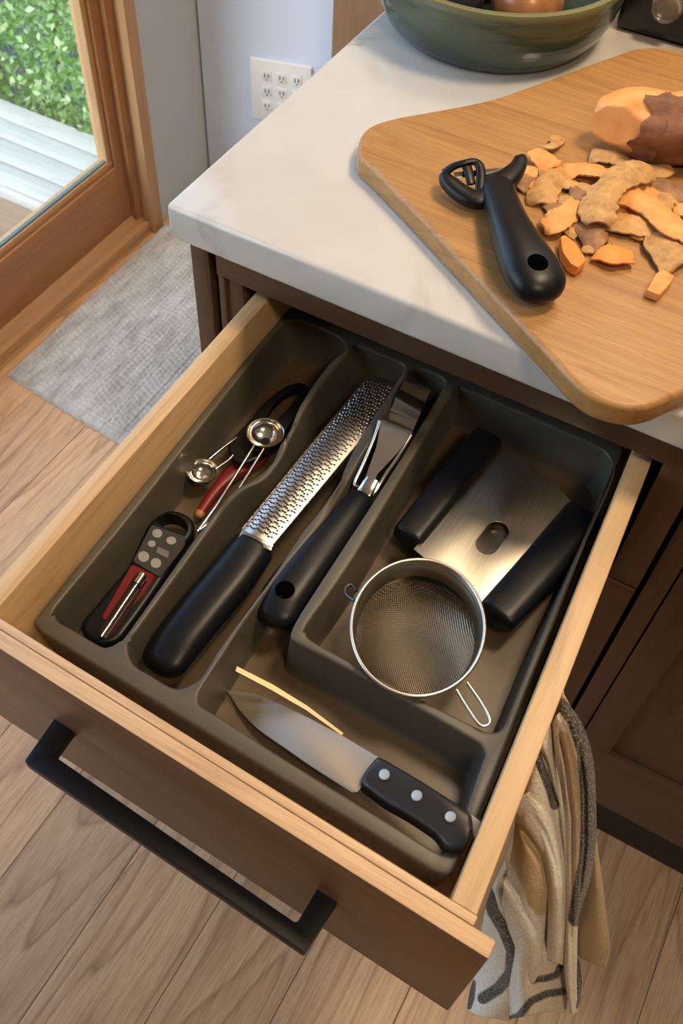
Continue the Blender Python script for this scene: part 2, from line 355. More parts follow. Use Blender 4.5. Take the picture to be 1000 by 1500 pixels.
LEAF = leafmat('hedge_leaf', [(0,(.12,.20,.08)),(.5,(.28,.42,.18)),(1,(.58,.68,.42))])  # leaf tones paled, painting in the reflection haze of the door glass
def hedge(name, x0, x1, y0, y1, z0, z1, n, label, s0=.0115):
    q = thing(name, ((x0+x1)/2, (y0+y1)/2, z0), label, 'hedge', None)
    r = np.random.default_rng(5); 
    P = np.stack([r.uniform(x0,x1,n), y0 + (y1-y0)*r.beta(1,2.2,n), r.uniform(z0,z1,n)], 1)
    P[:,1] += .04*np.sin(P[:,0]*7) + .03*np.sin(P[:,2]*9)
    a = r.normal(size=(n,3)); a /= np.linalg.norm(a,axis=1)[:,None]; b = r.normal(size=(n,3)); b -= (a*b).sum(1)[:,None]*a; b /= np.linalg.norm(b,axis=1)[:,None]
    s = r.uniform(.7,1.4,n)[:,None]*s0; c = np.cross(a,b)
    V = np.stack([P-a*s, P+b*s*.6+c*s*.15, P+a*s*1.1-c*s*.1, P-b*s*.6+c*s*.15], 1).reshape(-1,3)
    me = bpy.data.meshes.new('foliage'); me.vertices.add(4*n); me.vertices.foreach_set('co', V.ravel()); me.loops.add(4*n); me.loops.foreach_set('vertex_index', np.arange(4*n)); me.polygons.add(n); me.polygons.foreach_set('loop_start', np.arange(n)*4); me.update()
    at_ = me.attributes.new('tint', 'FLOAT', 'POINT'); at_.data.foreach_set('value', np.repeat(r.beta(1.6,1.6,n),4).astype(np.float32))
    me.materials.append(LEAF); me.validate(); o = bpy.data.objects.new('foliage', me); COL.objects.link(o); o.parent = q; o.matrix_parent_inverse = q.matrix_basis.inverted(); o['kind'] = 'stuff'
    bm = bmesh.new()
    for i in range(int((x1-x0)/.25)):
        x = x0+.12+i*.25; tube(bm, [(x,(y0+y1)/2+.05,-.30),(x+.02,(y0+y1)/2+.07,z0+.3),(x-.02,(y0+y1)/2+.05,z1-.2)], .012, 6)
    meshobj('stems', bm, W['brown'], q)['kind'] = 'stuff'
    return q
hedge('hedge', -5.0, XW-.14, 1.19, 1.75, -.28, 1.25, 90000, 'dense green leafy hedge growing behind the timber deck outside the glass door')

# ------------------------------------------------------------------ rug
def rug():
    q = bpy.data.objects.new('rug', None)
    A = Vector((-.7420,.3340,0)); ux = Vector((.2938,-.0275,0)).normalized(); uy = Vector((-.012,.53,0)).normalized()
    LX, LY = .62, .74; st = .0030; nx, ny = int(LX/st), int(LY/st)
    r = np.random.default_rng(2)
    U, V = np.meshgrid(np.arange(nx+1)*st, np.arange(ny+1)*st)   # V rows
    row = np.floor(U/.0098); fr = (U/.0098) % 1
    ph = r.uniform(0,1,2000)[row.astype(int)]; per = .0125
    lp = (V/per + ph + .12*np.sin(V*60+row)) % 1
    h = .0055*np.sqrt(np.clip(1-(2*fr-1)**2,0,1))*(.35+.65*np.sin(PI*lp))
    rv = np.floor(V/.010); frv = (V/.010) % 1; phv = r.uniform(0,1,2000)[rv.astype(int)]
    h2 = .006*np.sqrt(np.clip(1-(2*frv-1)**2,0,1))*(.6+.4*np.sin(PI*((U/.009+phv) % 1)))
    h = np.where(V < .030, h2, h)
    jit = r.normal(0,.0005,h.shape); e = np.minimum(np.minimum(U, LX-U), np.minimum(V, LY-V)); fall = np.clip(e/.006,0,1)
    Z = .0015 + .007*np.sqrt(fall) + h*fall + jit*fall
    wob = .0012*np.sin(V*90)*(U<.01) ; wobv = .0012*np.sin(U*160)
    X = A.x + ux.x*U + uy.x*V + wob; Y = A.y + ux.y*U + uy.y*V + wobv*(V<.02)
    co = np.stack([X,Y,Z],-1).reshape(-1,3)
    idx = np.arange((nx+1)*(ny+1)).reshape(ny+1,nx+1)
    F4 = np.stack([idx[:-1,:-1],idx[:-1,1:],idx[1:,1:],idx[1:,:-1]],-1).reshape(-1,4)
    me = bpy.data.meshes.new('rug'); me.from_pydata(co.tolist(), [], F4.tolist()); me.shade_smooth()
    t = MT('wool_rug', .95, 0, (.55,.53,.50), .15); n1 = t.noise(t.map((1,.25,1)), 55, 4, .7); n2 = t.noise(t.co, 420, 3, .6)
    c = t.ramp(n1, [(.3,(.30,.285,.26)),(.5,(.45,.44,.42)),(.7,(.60,.60,.59))]); t.color(t.mix(t.math('MULTIPLY', t.ramp(n2, [(.35,(1,1,1)),(.6,(0,0,0))]), .35), c, (.20,.18,.155))); t.bump(n2, .7, .004)
    t.b.inputs['Sheen Weight'].default_value = .3
    me.materials.append(t.m); o = bpy.data.objects.new('rug', me); COL.objects.link(o)
    tag(o, 'grey-white woven wool rug lying on the oak floor beside the glass door', 'rug')
rug()

# ------------------------------------------------------------------ cabinets
YF = .0201
c1 = thing('base_cabinet', (.25, .3, 0), 'dark oak base cabinet with its top drawer pulled open, under the worktop corner', 'cabinet')
bm = bmesh.new()
box(bm, .012, .028, .041, .62, .194, .877); box(bm, .486, .502, .041, .62, .194, .877); box(bm, .028, .486, .041, .62, .194, .21); box(bm, .028, .486, .604, .62, .21, .877)
meshobj('carcass', bm, W['cab'], c1)
boxobj('end_stile', (.0064, .0268, YF, .041, 0, .8783), W['cab'], c1, .0012)
bm = bmesh.new(); box(bm, .0345, .0616, YF+.002, .041, .194, .8374, .001); box(bm, .0400, .0445, YF-.002, YF+.004, .194, .8374, .001)
meshobj('face_stile', bm, W['cab'], c1, 40)
boxobj('face_stile', (.472, .5015, YF+.0015, .041, .664, .8372), W['cab'], c1, .001)
boxobj('top_rail', (.0345, .5015, YF, .041, .8374, .8783), W['cabx'], c1, .001)
boxobj('lower_drawer_front', (.0345+.03, .5012, YF-.0005, .041, .20, .6615), W['cabx'], c1, .0015)
boxobj('toe_kick', (.0268, .503, .074, .09, 0, .194), BLACKM, c1)
c2 = thing('base_cabinet', (.8, .3, 0), 'dark oak base cabinet with a framed panel door, right of the open drawer', 'cabinet')
bm = bmesh.new(); box(bm, .508, .524, .041, .62, .194, .877); box(bm, 1.584, 1.60, .041, .62, .194, .877); box(bm, .524, 1.584, .604, .62, .194, .877); box(bm, .524, 1.584, .041, .604, .194, .21)
meshobj('carcass', bm, W['cab'], c2)
boxobj('face_stile', (.5062, .5268, YF, .041, .194, .8374), W['cab'], c2, .0012)
boxobj('top_rail', (.5062, 1.6, YF, .041, .8374, .8783), W['cabx'], c2, .001)
boxobj('bottom_rail', (.5268, 1.6, YF+.001, .041, .194, .332), W['cabx'], c2, .0012)
boxobj('toe_kick', (.506, 1.6, .074, .09, 0, .194), BLACKM, c2)
def panel_door(x0, x1):
    bm = bmesh.new(); box(bm, x0+.036, x1-.036, YF+.009, YF+.016, .334, .80); d = meshobj('door', bm, W['cab'], c2)
    boxobj('door_stile', (x0, x0+.0375, YF, YF+.020, .334, .836), W['cab'], d, .0012)
    boxobj('door_stile', (x1-.0375, x1, YF, YF+.020, .334, .836), W['cab'], d, .0012)
    boxobj('door_rail', (x0+.0375, x1-.0375, YF, YF+.020, .797, .836), W['cabx'], d, .0012)
panel_door(.5285, 1.06); panel_door(1.063, 1.6)
boxobj('door_recess', (.5285, 1.6, YF+.021, .040, .332, .8374), W['cab'], c2)

# ------------------------------------------------------------------ worktop
ct = boxobj('countertop', (0, 1.66, 0, .72, .8785, .915), QUARTZ, None, .005, 4)
tag(ct, 'cream veined stone worktop slab with rounded edges over the cabinets', 'countertop')

# ------------------------------------------------------------------ the drawer
ZR, ZB = .8254, .650
fy = lambda x: -.3572 - .0333*x
lx0 = lambda y: .0712 - .0216*y
lx1 = lambda y: .0869 - .0216*y
rx0 = lambda y: .4471 - .0567*y
rx1 = lambda y: .4646 - .0567*y
YB = .34
bm = bmesh.new(); zb = .714
pts = [(lx1(fy(.09)), fy(.09)), (rx0(fy(.45)), fy(.45)), (rx0(.125), .125), (lx1(.125), .125)]
hexa(bm, [(x,y,zb) for x,y in pts], [(x,y,zb+.008) for x,y in pts]); 
dr = meshobj('drawer', bm, W['drawer'], c1); 
def side(f0, f1, nm):
    bm = bmesh.new(); ya, yb = fy(f0(-.36)), .125; yc = fy(f1(-.36))
    b = [(f0(ya),ya),(f1(yc),yc),(f1(yb),yb),(f0(yb),yb)]
    hexa(bm, [(x,y,ZB) for x,y in b], [(x,y,ZR) for x,y in b], .0012); return meshobj(nm, bm, W['drawer'], dr, 40)
side(lx0, lx1, 'side_board'); side(rx0, rx1, 'side_board')
def fb(nm, x0, x1, o0, o1, z0, z1, mat, bev):
    bm = bmesh.new(); b = [(x0, fy(x0)-o1), (x1, fy(x1)-o1), (x1, fy(x1)-o0), (x0, fy(x0)-o0)]
    hexa(bm, [(x,y,z0) for x,y in b], [(x,y,z1) for x,y in b], bev); return meshobj(nm, bm, mat, dr, 40)
fb('front_board', .0795, .4865, .0001, .0064, ZB, ZR, W['drawer_x'], .0008)
fb('drawer_front', .058, .5022, .0066, .0186, .6408, ZR-.0004, [W['drawer_x'], W['front']], .0014)
o = [c for c in dr.children if c.name.startswith('drawer_front')][0]
for p in o.data.polygons:
    if p.normal.y < -.5 or p.normal.z < -.5: p.material_index = 1
bm = bmesh.new(); b = [(lx1(.117), .117), (rx0(.117), .117), (rx0(.125), .125), (lx1(.125), .125)]
hexa(bm, [(x,y,.722) for x,y in b], [(x,y,ZR-.004) for x,y in b]); meshobj('back_board', bm, W['drawer'], dr)
# bar pull
bm = bmesh.new(); zt = .740; zl = .727
fo = lambda x: fy(x) - .0186
def q4(x0, x1, a, b_): return [(x0, b_(x0)), (x1, b_(x1)), (x1, a(x1)), (x0, a(x0))]
fa = lambda x: -.4043 - .0475*(x-.164); fbk = lambda x: -.4186 - .042*(x-.148)
O = [Vector(p) for p in ((.148,-.4186,zt),(.3975,-.4289,zt),(.4005,fo(.4005)+.0002,zt),(.3838,fo(.3838)+.0002,zt),(.3832,-.4152,zt),(.1641,-.4040,zt),(.1632,fo(.1632)+.0002,zt),(.1455,fo(.1455)+.0002,zt))]
slab(bm, roundcorners(O, [.002,.002,0,0,.003,.003,0,0], 3), .0125, .0008, 2)
hd = meshobj('bar_pull', bm, BLACKM, dr, 35)

# ------------------------------------------------------------------ cutlery tray
ZT, ZF = .785, .7355
def trayz(p): return at(p[0], p[1], ZT - (p[2] if len(p) > 2 else 0))
outer = [(47,911,),(60,925),(639,1278),(656,1284),(667,1272),(704,1190),(776,1000),(809,920),(888,717),(912,660),(908,648),(640,533),(430,449),(418,452),(400,474),(152,780)]
O2 = roundcorners([trayz(p) for p in outer], [.004,.002,.002,.004,.004,0,0,0,0,.003,.003,0,.003,.004,0,0], 4)
P1 = [(82,889),(80,899),(84,909),(105,921),(144,944),(158,947),(175,938),(190,922),(282,793),(322,742),(346,715,.006),(374,700,.009),(398,678,.009),(410,652,.008),(425,628,.002),(440,592),(480,534),(505,512),(502,500),(490,490),(440,469),(424,470),(405,484),(300,618),(172,780)]
P2 = [(189,936),(188,955),(197,974),(216,986),(246,1004),(264,1008),(282,1001),(297,988),(330,937),(392,855),(440,783),(468,748),(497,706,.004),(502,692,.008),(514,665,.009),(528,640,.006),(545,612),(575,567),(592,541),(586,531),(560,521),(528,507),(517,509),(503,524),(452,590),(436,622,.002),(424,645,.007),(412,672,.009),(388,702,.009),(356,718,.006),(327,747),(306,778),(200,924)]
P3 = [(297,1006),(291,1020),(294,1034),(315,1046),(432,1121),(560,1199),(636,1246),(652,1248),(664,1238),(681,1190),(706,1118),(710,1104),(703,1090),(685,1079),(632,1048),(560,1008),(500,975),(440,944),(428,936),(426,926),(440,898),(492,818),(565,706),(605,640),(640,583),(652,562),(645,552),(620,541),(604,542),(596,550),(560,622),(535,660),(519,688,.005),(507,710,.007),(493,733,.005),(474,763),(424,823),(364,902),(325,962)]
P4 = [(450,914),(449,926),(456,937),(500,962),(560,995),(606,1019),(656,1044),(700,1066),(716,1072),(730,1070),(741,1056),(764,1000),(798,918),(875,745),(894,700),(896,680),(888,664),(860,648),(690,574),(672,572),(658,582),(620,645),(515,822)]
pockets = []
for P, m in ((P1,2),(P2,2),(P3,2),(P4,2)): pockets.append(smoothpoly([trayz(p) for p in P], 3))
bm = bmesh.new()
def down(L, d): return [Vector((p.x,p.y,p.z-d)) for p in L]
rf = .0022
Otop = inset(O2, rf); allv = []; edges = []; 
loops = [Otop] + [inset(p, -rf) for p in pockets]
z3 = []
for L in loops:
    s = len(allv); n = len(L); allv += [Vector((p.x,p.y)) for p in L]; z3 += [p.z for p in L]; edges += [(s+i, s+(i+1) % n) for i in range(n)]
cv, ce, cf, ov, oe, of_ = delaunay_2d_cdt(allv, edges, [], 0, 1e-6)
def inside(p, L):
    r_ = False; n = len(L); j = n-1
    for i in range(n):
        if (L[i].y > p.y) != (L[j].y > p.y) and p.x < (L[j].x-L[i].x)*(p.y-L[i].y)/(L[j].y-L[i].y)+L[i].x: r_ = not r_
        j = i
    return r_
zz_ = [z3[o_[0]] if o_ else ZT for o_ in ov]
bv = [bm.verts.new((v.x, v.y, zz_[i])) for i, v in enumerate(cv)]
for f in cf:
    c = sum((cv[i] for i in f), Vector((0,0)))/len(f)
    if inside(c, Otop) and not any(inside(c, L) for L in loops[1:]): bm.faces.new([bv[i] for i in f])
for L in pockets:
    base = [Vector((p.x,p.y,ZF)) for p in L]
    prof = [inset(L,-rf), down(inset(L,-rf*.45), rf*.15), down(inset(L,-rf*.1), rf*.6), down(L, rf*1.3)]
    prof += [[Vector((a.x,a.y,a.z*(1-t)+(ZF+.006)*t)) for a in inset(L, .0035*t)] for t in (.5,1)]
    prof += [[Vector((a.x,a.y,ZF+.002)) for a in inset(L,.0042)], [Vector((a.x,a.y,ZF)) for a in inset(L,.0055)]]
    rings(bm, prof, False, False)
    fl2 = prof[-1]; n_ = len(fl2); cv2, _, cf2, _, _, _ = delaunay_2d_cdt([Vector((p.x,p.y)) for p in fl2], [(i,(i+1) % n_) for i in range(n_)], [], 0, 1e-6)
    bv2 = [bm.verts.new((v.x, v.y, ZF)) for v in cv2]
    for f in cf2:
        c = sum((cv2[i] for i in f), Vector((0,0)))/len(f)
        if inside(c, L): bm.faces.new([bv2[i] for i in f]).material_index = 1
rings(bm, [Otop, down(inset(O2,rf*.4),rf*.2), down(O2,rf), down(inset(O2,.001),.012), down(inset(O2,.006),ZT-ZF+.0022)], False, True)
bmesh.ops.remove_doubles(bm, verts=bm.verts[:], dist=1e-5)
tr_ = meshobj('cutlery_tray', bm, [TRAY, plain('tray_floor_warm_reflection', (.098,.068,.036), .36)], None, 50)  # compartment floors tinted brown: reflected warm light put into the colour
tag(tr_, 'taupe plastic cutlery tray with four compartments lying in the open drawer', 'tray')
# drawer bottom holds the tray at zb + .008 = .722; feet of the tray
bm = bmesh.new()

# ------------------------------------------------------------------ cutting board
ZBT = .9372
bo = [(527,216),(533,186),(556,173),(715,145),(770,127),(850,100),(925,75),(965,69),(1040,78),(1200,150),(1290,380),(1180,520),(1010,572),(930,596),(880,586),(836,556),(787,500),(600,305)]
bo = [(524,224),(533,190),(570,173),(640,160),(715,145),(770,127),(850,98),(905,78),(940,69),(985,71),(1060,95),(1230,160),(1330,330),(1230,480),(1090,545),(1000,575),(960,592),(925,597),(885,588),(850,568),(800,515),(700,408),(600,302),(545,246)]
top = smoothpoly(ats(bo, ZBT), 4)
cb = slabobj('cutting_board', top, ZBT-.9151, W['board'], None, .005, 5)
tag(cb, 'thick rounded wooden cutting board overhanging the worktop edge', 'cutting board')

# ------------------------------------------------------------------ bowl
BC = (.1116,.4485)
q = thing('bowl', (*BC,.915), 'large green glazed ceramic bowl at the back of the worktop', 'bowl')
prof = [(.04,.9155),(.095,.9155),(.108,.918),(.1175,.928),(.126,.945),(.1310,.962),(.1330,.975),(.1330,.980),(.1355,.984),(.1345,.989),(.129,.990),(.126,.987),(.124,.975),(.117,.95),(.105,.928),(.08,.922),(.02,.921)]
bm = bmesh.new(); R_ = lathe(bm, prof, BC, 72, True, True)
r_ = random.Random(4)
meshobj('vessel', bm, GREEN, q, 60)
# side lug of the bowl
bm = bmesh.new(); a0 = math.radians(206)
pts = []
for i in range(9):
    u = i/8; a = a0 + (u-.5)*.34; rr2 = .131 + .010*math.sin(PI*u); pts.append(Vector((BC[0]+rr2*math.cos(a), BC[1]+rr2*math.sin(a), .972)))
tube(bm, pts, [.003+.003*math.sin(PI*i/8) for i in range(9)], 10); meshobj('lug', bm, GREEN, q, 60)
def fruit(name, c, r, h, mat, lab, cat):
    bm = bmesh.new(); n = 16; prof = [(max(.0012, r*math.sin(PI*i/n)**.9), c[2]+h*(1-math.cos(PI*i/n))) for i in range(n+1)]
    lathe(bm, prof, (c[0],c[1]), 32, True, True); o = meshobj(name, bm, mat, None, 70)
    return tag(o, lab, cat)
t = MT('aubergine_skin', .12, 0, (.02,.022,.035)); DARKF = t.m
t = MT('onion_skin', .25); t.color(t.ramp(t.noise(t.map((8,8,1)), 6, 4), [(.3,(.26,.10,.04)),(.7,(.45,.2,.08))])); ONION = t.m
fruit('avocado', (.070,.405,.9215), .043, .031, DARKF, 'dark glossy avocado on the left inside the green bowl', 'avocado')
fruit('onion', (.150,.438,.9235), .038, .030, ONION, 'copper brown onion on the right inside the green bowl', 'onion')
fruit('plum', (.086,.500,.9225), .038, .030, DARKF, 'dark glossy plum at the back inside the green bowl', 'plum')

# ------------------------------------------------------------------ black appliance
q = thing('kitchen_appliance', (.42,.62,.915), 'black countertop appliance with a clear round knob behind the cutting board', 'appliance')
A, B = at(898,44,.915), at(1003,73,.915); dx = (B-A).normalized(); dy = Vector((-dx.y, dx.x, 0))
def bp(s, t_, z): p = A + dx*s + dy*t_; return (p.x, p.y, z)
bm = bmesh.new(); hexa(bm, [bp(0,0,.9175),bp(.30,0,.9175),bp(.30,.15,.9175),bp(0,.15,.9175)], [bp(0,.002,1.03),bp(.30,.002,1.03),bp(.30,.15,1.03),bp(0,.15,1.03)], .006, 3); meshobj('housing', bm, plain('black_gloss', (.010,.010,.011), .22), q, 40)
for s in (.02,.27):
    for tt in (.02,.13):
        p = bp(s,tt,0); bm = bmesh.new(); lathe(bm, [(.006,.9152),(.006,.919)], p, 12, True, True); meshobj('foot', bm, BLACKM, q)
n = -dy; pk = atp(980, 6, tuple(n), n.dot(A + dy*.002 - dy*.0)) 
t = MT('clear_knob', .05, 0, (.7,.7,.7)); t.b.inputs['Transmission Weight'].default_value = .85; KN = t.m
def disc_stack(name, prof, mat, par):
    bm = bmesh.new(); rings(bm, [[pk + n*o_ + (dx*math.cos(2*PI*k_/28) + Vector((0,0,1))*math.sin(2*PI*k_/28))*r2 for k_ in range(28)] for r2, o_ in prof], True, True); return meshobj(name, bm, mat, par, 40)
disc_stack('knob', [(.0155,.001),(.0155,.012),(.0135,.015)], KN, q); disc_stack('knob_ring', [(.017,.0),(.017,.003),(.0158,.003)], STEEL, q)

# ------------------------------------------------------------------ peeler
ZP = .9375
q = thing('vegetable_peeler', at(750,330,ZP), 'black Y-shaped vegetable peeler lying on the cutting board beside the peelings', 'peeler')
def ax(P, z): return [at(p[0], p[1], p[2] if len(p) > 2 else z) for p in P]
cen = [(727,270,.9515),(733,292,.953),(744,325,.956),(759,360,.957),(776,392,.9565),(787,410,.955)]
wid = [.0150,.0148,.0165,.0200,.0228,.0222]
hei = [.008,.0095,.0115,.0135,.0142,.0135]
wid = [w_*1.0 for w_ in wid]
C = interp(ax(cen,0), 5); W_ = seq(wid,5); H_ = seq(hei,5)
bm = bmesh.new(); rloft(bm, C, W_, H_, 32, 2.3, .35, .95); hdl = meshobj('handle', bm, BLACKP, q, 60)
hc = at(787,386,.968); bm = bmesh.new(); lathe(bm, [(.0082,.93),(.0082,.985)], hc, 28, True, True); cut(hdl, bm)
# the yoke: neck widening into the two arms
bm = bmesh.new()
armR = ax([(722,272,.952),(742,262,.953),(757,247,.954),(762,234,.955),(760,229,.956)],0); loft(bm, interp(armR,4), seq([.013,.0105,.0075,.0058,.003],4), seq([.0065,.0062,.0055,.005,.003],4), 16, 2.8)
armL = ax([(722,278,.951),(700,293,.949),(678,285,.949),(657,268,.951),(649,257,.952)],0); loft(bm, interp(armL,4), seq([.012,.0095,.0085,.0072,.004],4), seq([.006,.006,.006,.0055,.004],4), 16, 2.8)
meshobj('yoke', bm, BLACKP, q, 60)
bm = bmesh.new(); g1 = ax([(650,254,.954),(664,244,.959),(680,239,.962),(695,237,.962),(703,245,.961),(704,262,.957),(702,282,.952)],0); loft(bm, interp(g1,4), seq([.004,.0035,.0032,.0034,.004,.0042,.004],4), seq([.0025]*7,4), 12, 2.5)
g2 = ax([(683,243,.960),(687,256,.957),(690,270,.953)],0); loft(bm, interp(g2,3), seq([.0045,.0042,.004],3), seq([.002]*3,3), 12, 2.5)
meshobj('guard_loop', bm, BLACKP, q, 60)
bm = bmesh.new(); bl = roundcorners(ax([(664,252,.957),(668,260,.953),(746,252,.955),(748,244,.958)],0), .001, 2); slab(bm, bl, .0012, .0004, 1); meshobj('blade', bm, STEELS, q, 35)
bm = bmesh.new(); tube(bm, ax([(748,247,.957),(768,237,.957)],0), .0022, 10); meshobj('pivot_pin', bm, BLACKP, q, 40)

# ------------------------------------------------------------------ sweet potato
q = thing('sweet_potato', at(960,200,.9375), 'half peeled sweet potato with orange flesh and reddish brown skin, on the cutting board', 'sweet potato')
Pc = at(1012,186,.969); e1 = (at(1100,203,.972) - at(900,176,.972)).normalized(); e3 = Vector((0,0,1)); e2 = e3.cross(e1).normalized()
L0, RP = .092, .0305
FAC = [((-e1*.80+e3*.5-e2*.33).normalized(), .071), ((-e1*.45+e3*.15-e2*.85).normalized(), .043), ((-e1*.35+e3*.9).normalized(), .040), ((-e1*.9-e3*.2+e2*.4).normalized(), .076)]
def potato(off, keep=None, nu=72, nv=64):
    bm = bmesh.new(); g = {}
    for i in range(nu+1):
        u = -1 + 2*i/nu
        for j in range(nv):
            a = 2*PI*j/nv
            rad = (1-abs(u)**2.6)**.5 if abs(u) < 1 else 0
            fac = .0022*math.sin(5*a+u*2)+.0016*math.sin(u*9+a) 
            k_ = 1 - .06*math.cos(6*a) * (1 if u < -.3 else 0)
            if u < -.78: rad *= .97
            r2 = (RP + fac)*rad*(k_ if off == 0 else max(k_,1)) + off*max(rad,.3)
            p = Pc + e1*(L0*u) + e2*(r2*math.cos(a)) + e3*(r2*math.sin(a)*.98 + .002*math.sin(u*3))
            for nf, lim in FAC:
                dd_ = (p-Pc).dot(nf) - lim
                if dd_ > 0 and off == 0: p = p - nf*dd_
            g[i,j] = (p, u, a)
    vs = {k_: bm.verts.new(v_[0]) for k_, v_ in g.items() if 0 < k_[0] < nu}
    for i in range(1, nu-1):
        for j in range(nv):
            ks = [(i,j),(i+1,j),(i+1,(j+1) % nv),(i,(j+1) % nv)]
            if keep is None or keep(g[ks[0]][1], g[ks[0]][2]): bm.faces.new([vs[k_] for k_ in ks])
    if keep is None:
        bm.faces.new([vs[1,j] for j in range(nv)]); bm.faces.new([vs[nu-1,j] for j in range(nv)][::-1])
    bmesh.ops.delete(bm, geom=[v_ for v_ in bm.verts if not v_.link_faces], context='VERTS'); return bm
t = MT('potato_flesh', .45); t.color(t.ramp(t.noise(t.map((1,1,1)), 45, 4), [(.3,(.72,.27,.07)),(.7,(.85,.40,.14))])); t.bump(t.noise(t.co, 120, 3), .2, .001); FLESH = t.m
t = MT('potato_skin', .6); t.color(t.ramp(t.noise(t.co, 60, 6, .7), [(.3,(.15,.052,.024)),(.6,(.26,.10,.045)),(.8,(.34,.16,.08))])); t.bump(t.noise(t.co, 160, 5), .5, .0015); SKIN = t.m
meshobj('flesh', potato(0), FLESH, q, 50)
def keep(u, a):      # the unpeeled region: towards the tail and the side facing the drawer
    b = -.52 + .05*math.sin(3*a+1) + .03*math.sin(9*a)
    s = math.sin(a)*.75 - math.cos(a)*-.66    # rises to the top, back side
    lim = .62 + .05*math.sin(u*14) + .03*math.sin(u*33)
    return u > b and s < lim
meshobj('skin', potato(.0011, keep, 220, 200), SKIN, q, 50)

# ------------------------------------------------------------------ peelings
def peelmat(name, stops, sc=70):
    t = MT(name, .6); t.color(t.ramp(t.noise(t.co, sc, 6, .7), stops)); t.bump(t.noise(t.co, 220, 4), .5, .0012)
    t.b.inputs['Subsurface Weight'].default_value = .0; return t.m
PO = peelmat('peel_orange', [(.25,(.62,.24,.06)),(.6,(.80,.38,.12)),(.85,(.85,.48,.20))])
PB = peelmat('peel_bright_orange', [(.25,(.70,.22,.04)),(.6,(.85,.32,.07)),(.85,(.88,.42,.13))])
PT = peelmat('peel_tan', [(.25,(.33,.17,.06)),(.55,(.58,.33,.12)),(.8,(.72,.45,.2))])
PG = peelmat('peel_skin_tan', [(.25,(.24,.12,.05)),(.5,(.50,.28,.10)),(.8,(.68,.42,.17))], 90)
PU = peelmat('peel_brown', [(.25,(.15,.065,.03)),(.55,(.33,.17,.08)),(.8,(.48,.28,.14))], 90)
QX = lambda x, y: (740+x*.26, 180+y*.26)
def peel(path, wpx, mat, lab, z0=.0015, arch=.004, seed=0, th=.0014, tw=0.0):
    r = random.Random(seed); P = [QX(*p) for p in path]
    zb_ = ZP + z0
    C = interp([at(p[0], p[1], zb_ + arch*math.sin(PI*i/max(1,len(P)-1))) for i, p in enumerate(P)], 6)
    n = len(C); w_ = wpx*.26*.00092*.5; rowsT = []; NV = 6
    ph = r.random()*9
    for i, c in enumerate(C):
        t_ = (C[min(i+1,n-1)]-C[max(i-1,0)]); t_.z = 0; t_.normalize(); s_ = Vector((-t_.y, t_.x, 0))
        u = i/(n-1); end = min(1, .66 + 5*min(u, 1-u)) ; ww = w_*end*(1+.08*math.sin(u*11+ph)); row = []
        wl, wr = ww*(1+r.uniform(-.10,.10)), ww*(1+r.uniform(-.10,.10))
        for j in range(NV+1):
            v = -1+2*j/NV; wd = wl if v < 0 else wr
            tilt = tw*math.sin(u*PI*1.3+ph)
            zc = (1-v*v)*w_*.28 + r.uniform(-1,1)*.00022 + v*wd*tilt
            row.append(c + s_*(v*wd) + Vector((0,0,zc + abs(min(0, tilt))*0)))
        rowsT.append(row)
    bm = bmesh.new(); mn = min(p.z for R in rowsT for p in R); lift = max(0, ZP+.0016 - mn)
    T = [[bm.verts.new(p+Vector((0,0,lift))) for p in R] for R in rowsT]; Bt = [[bm.verts.new(p+Vector((0,0,lift-th))) for p in R] for R in rowsT]
    for i in range(n-1):
        for j in range(NV):
            bm.faces.new((T[i][j],T[i+1][j],T[i+1][j+1],T[i][j+1])); bm.faces.new((Bt[i][j+1],Bt[i+1][j+1],Bt[i+1][j],Bt[i][j]))
        for j in (0, NV): bm.faces.new((T[i][j],T[i+1][j],Bt[i+1][j],Bt[i][j]))
    for i in (0, n-1):
        for j in range(NV): bm.faces.new((T[i][j],T[i][j+1],Bt[i][j+1],Bt[i][j]))
    o = meshobj('potato_peeling', bm, mat, None, 55)
    return tag(o, lab, 'peeling', 'sweet potato peelings on the cutting board')
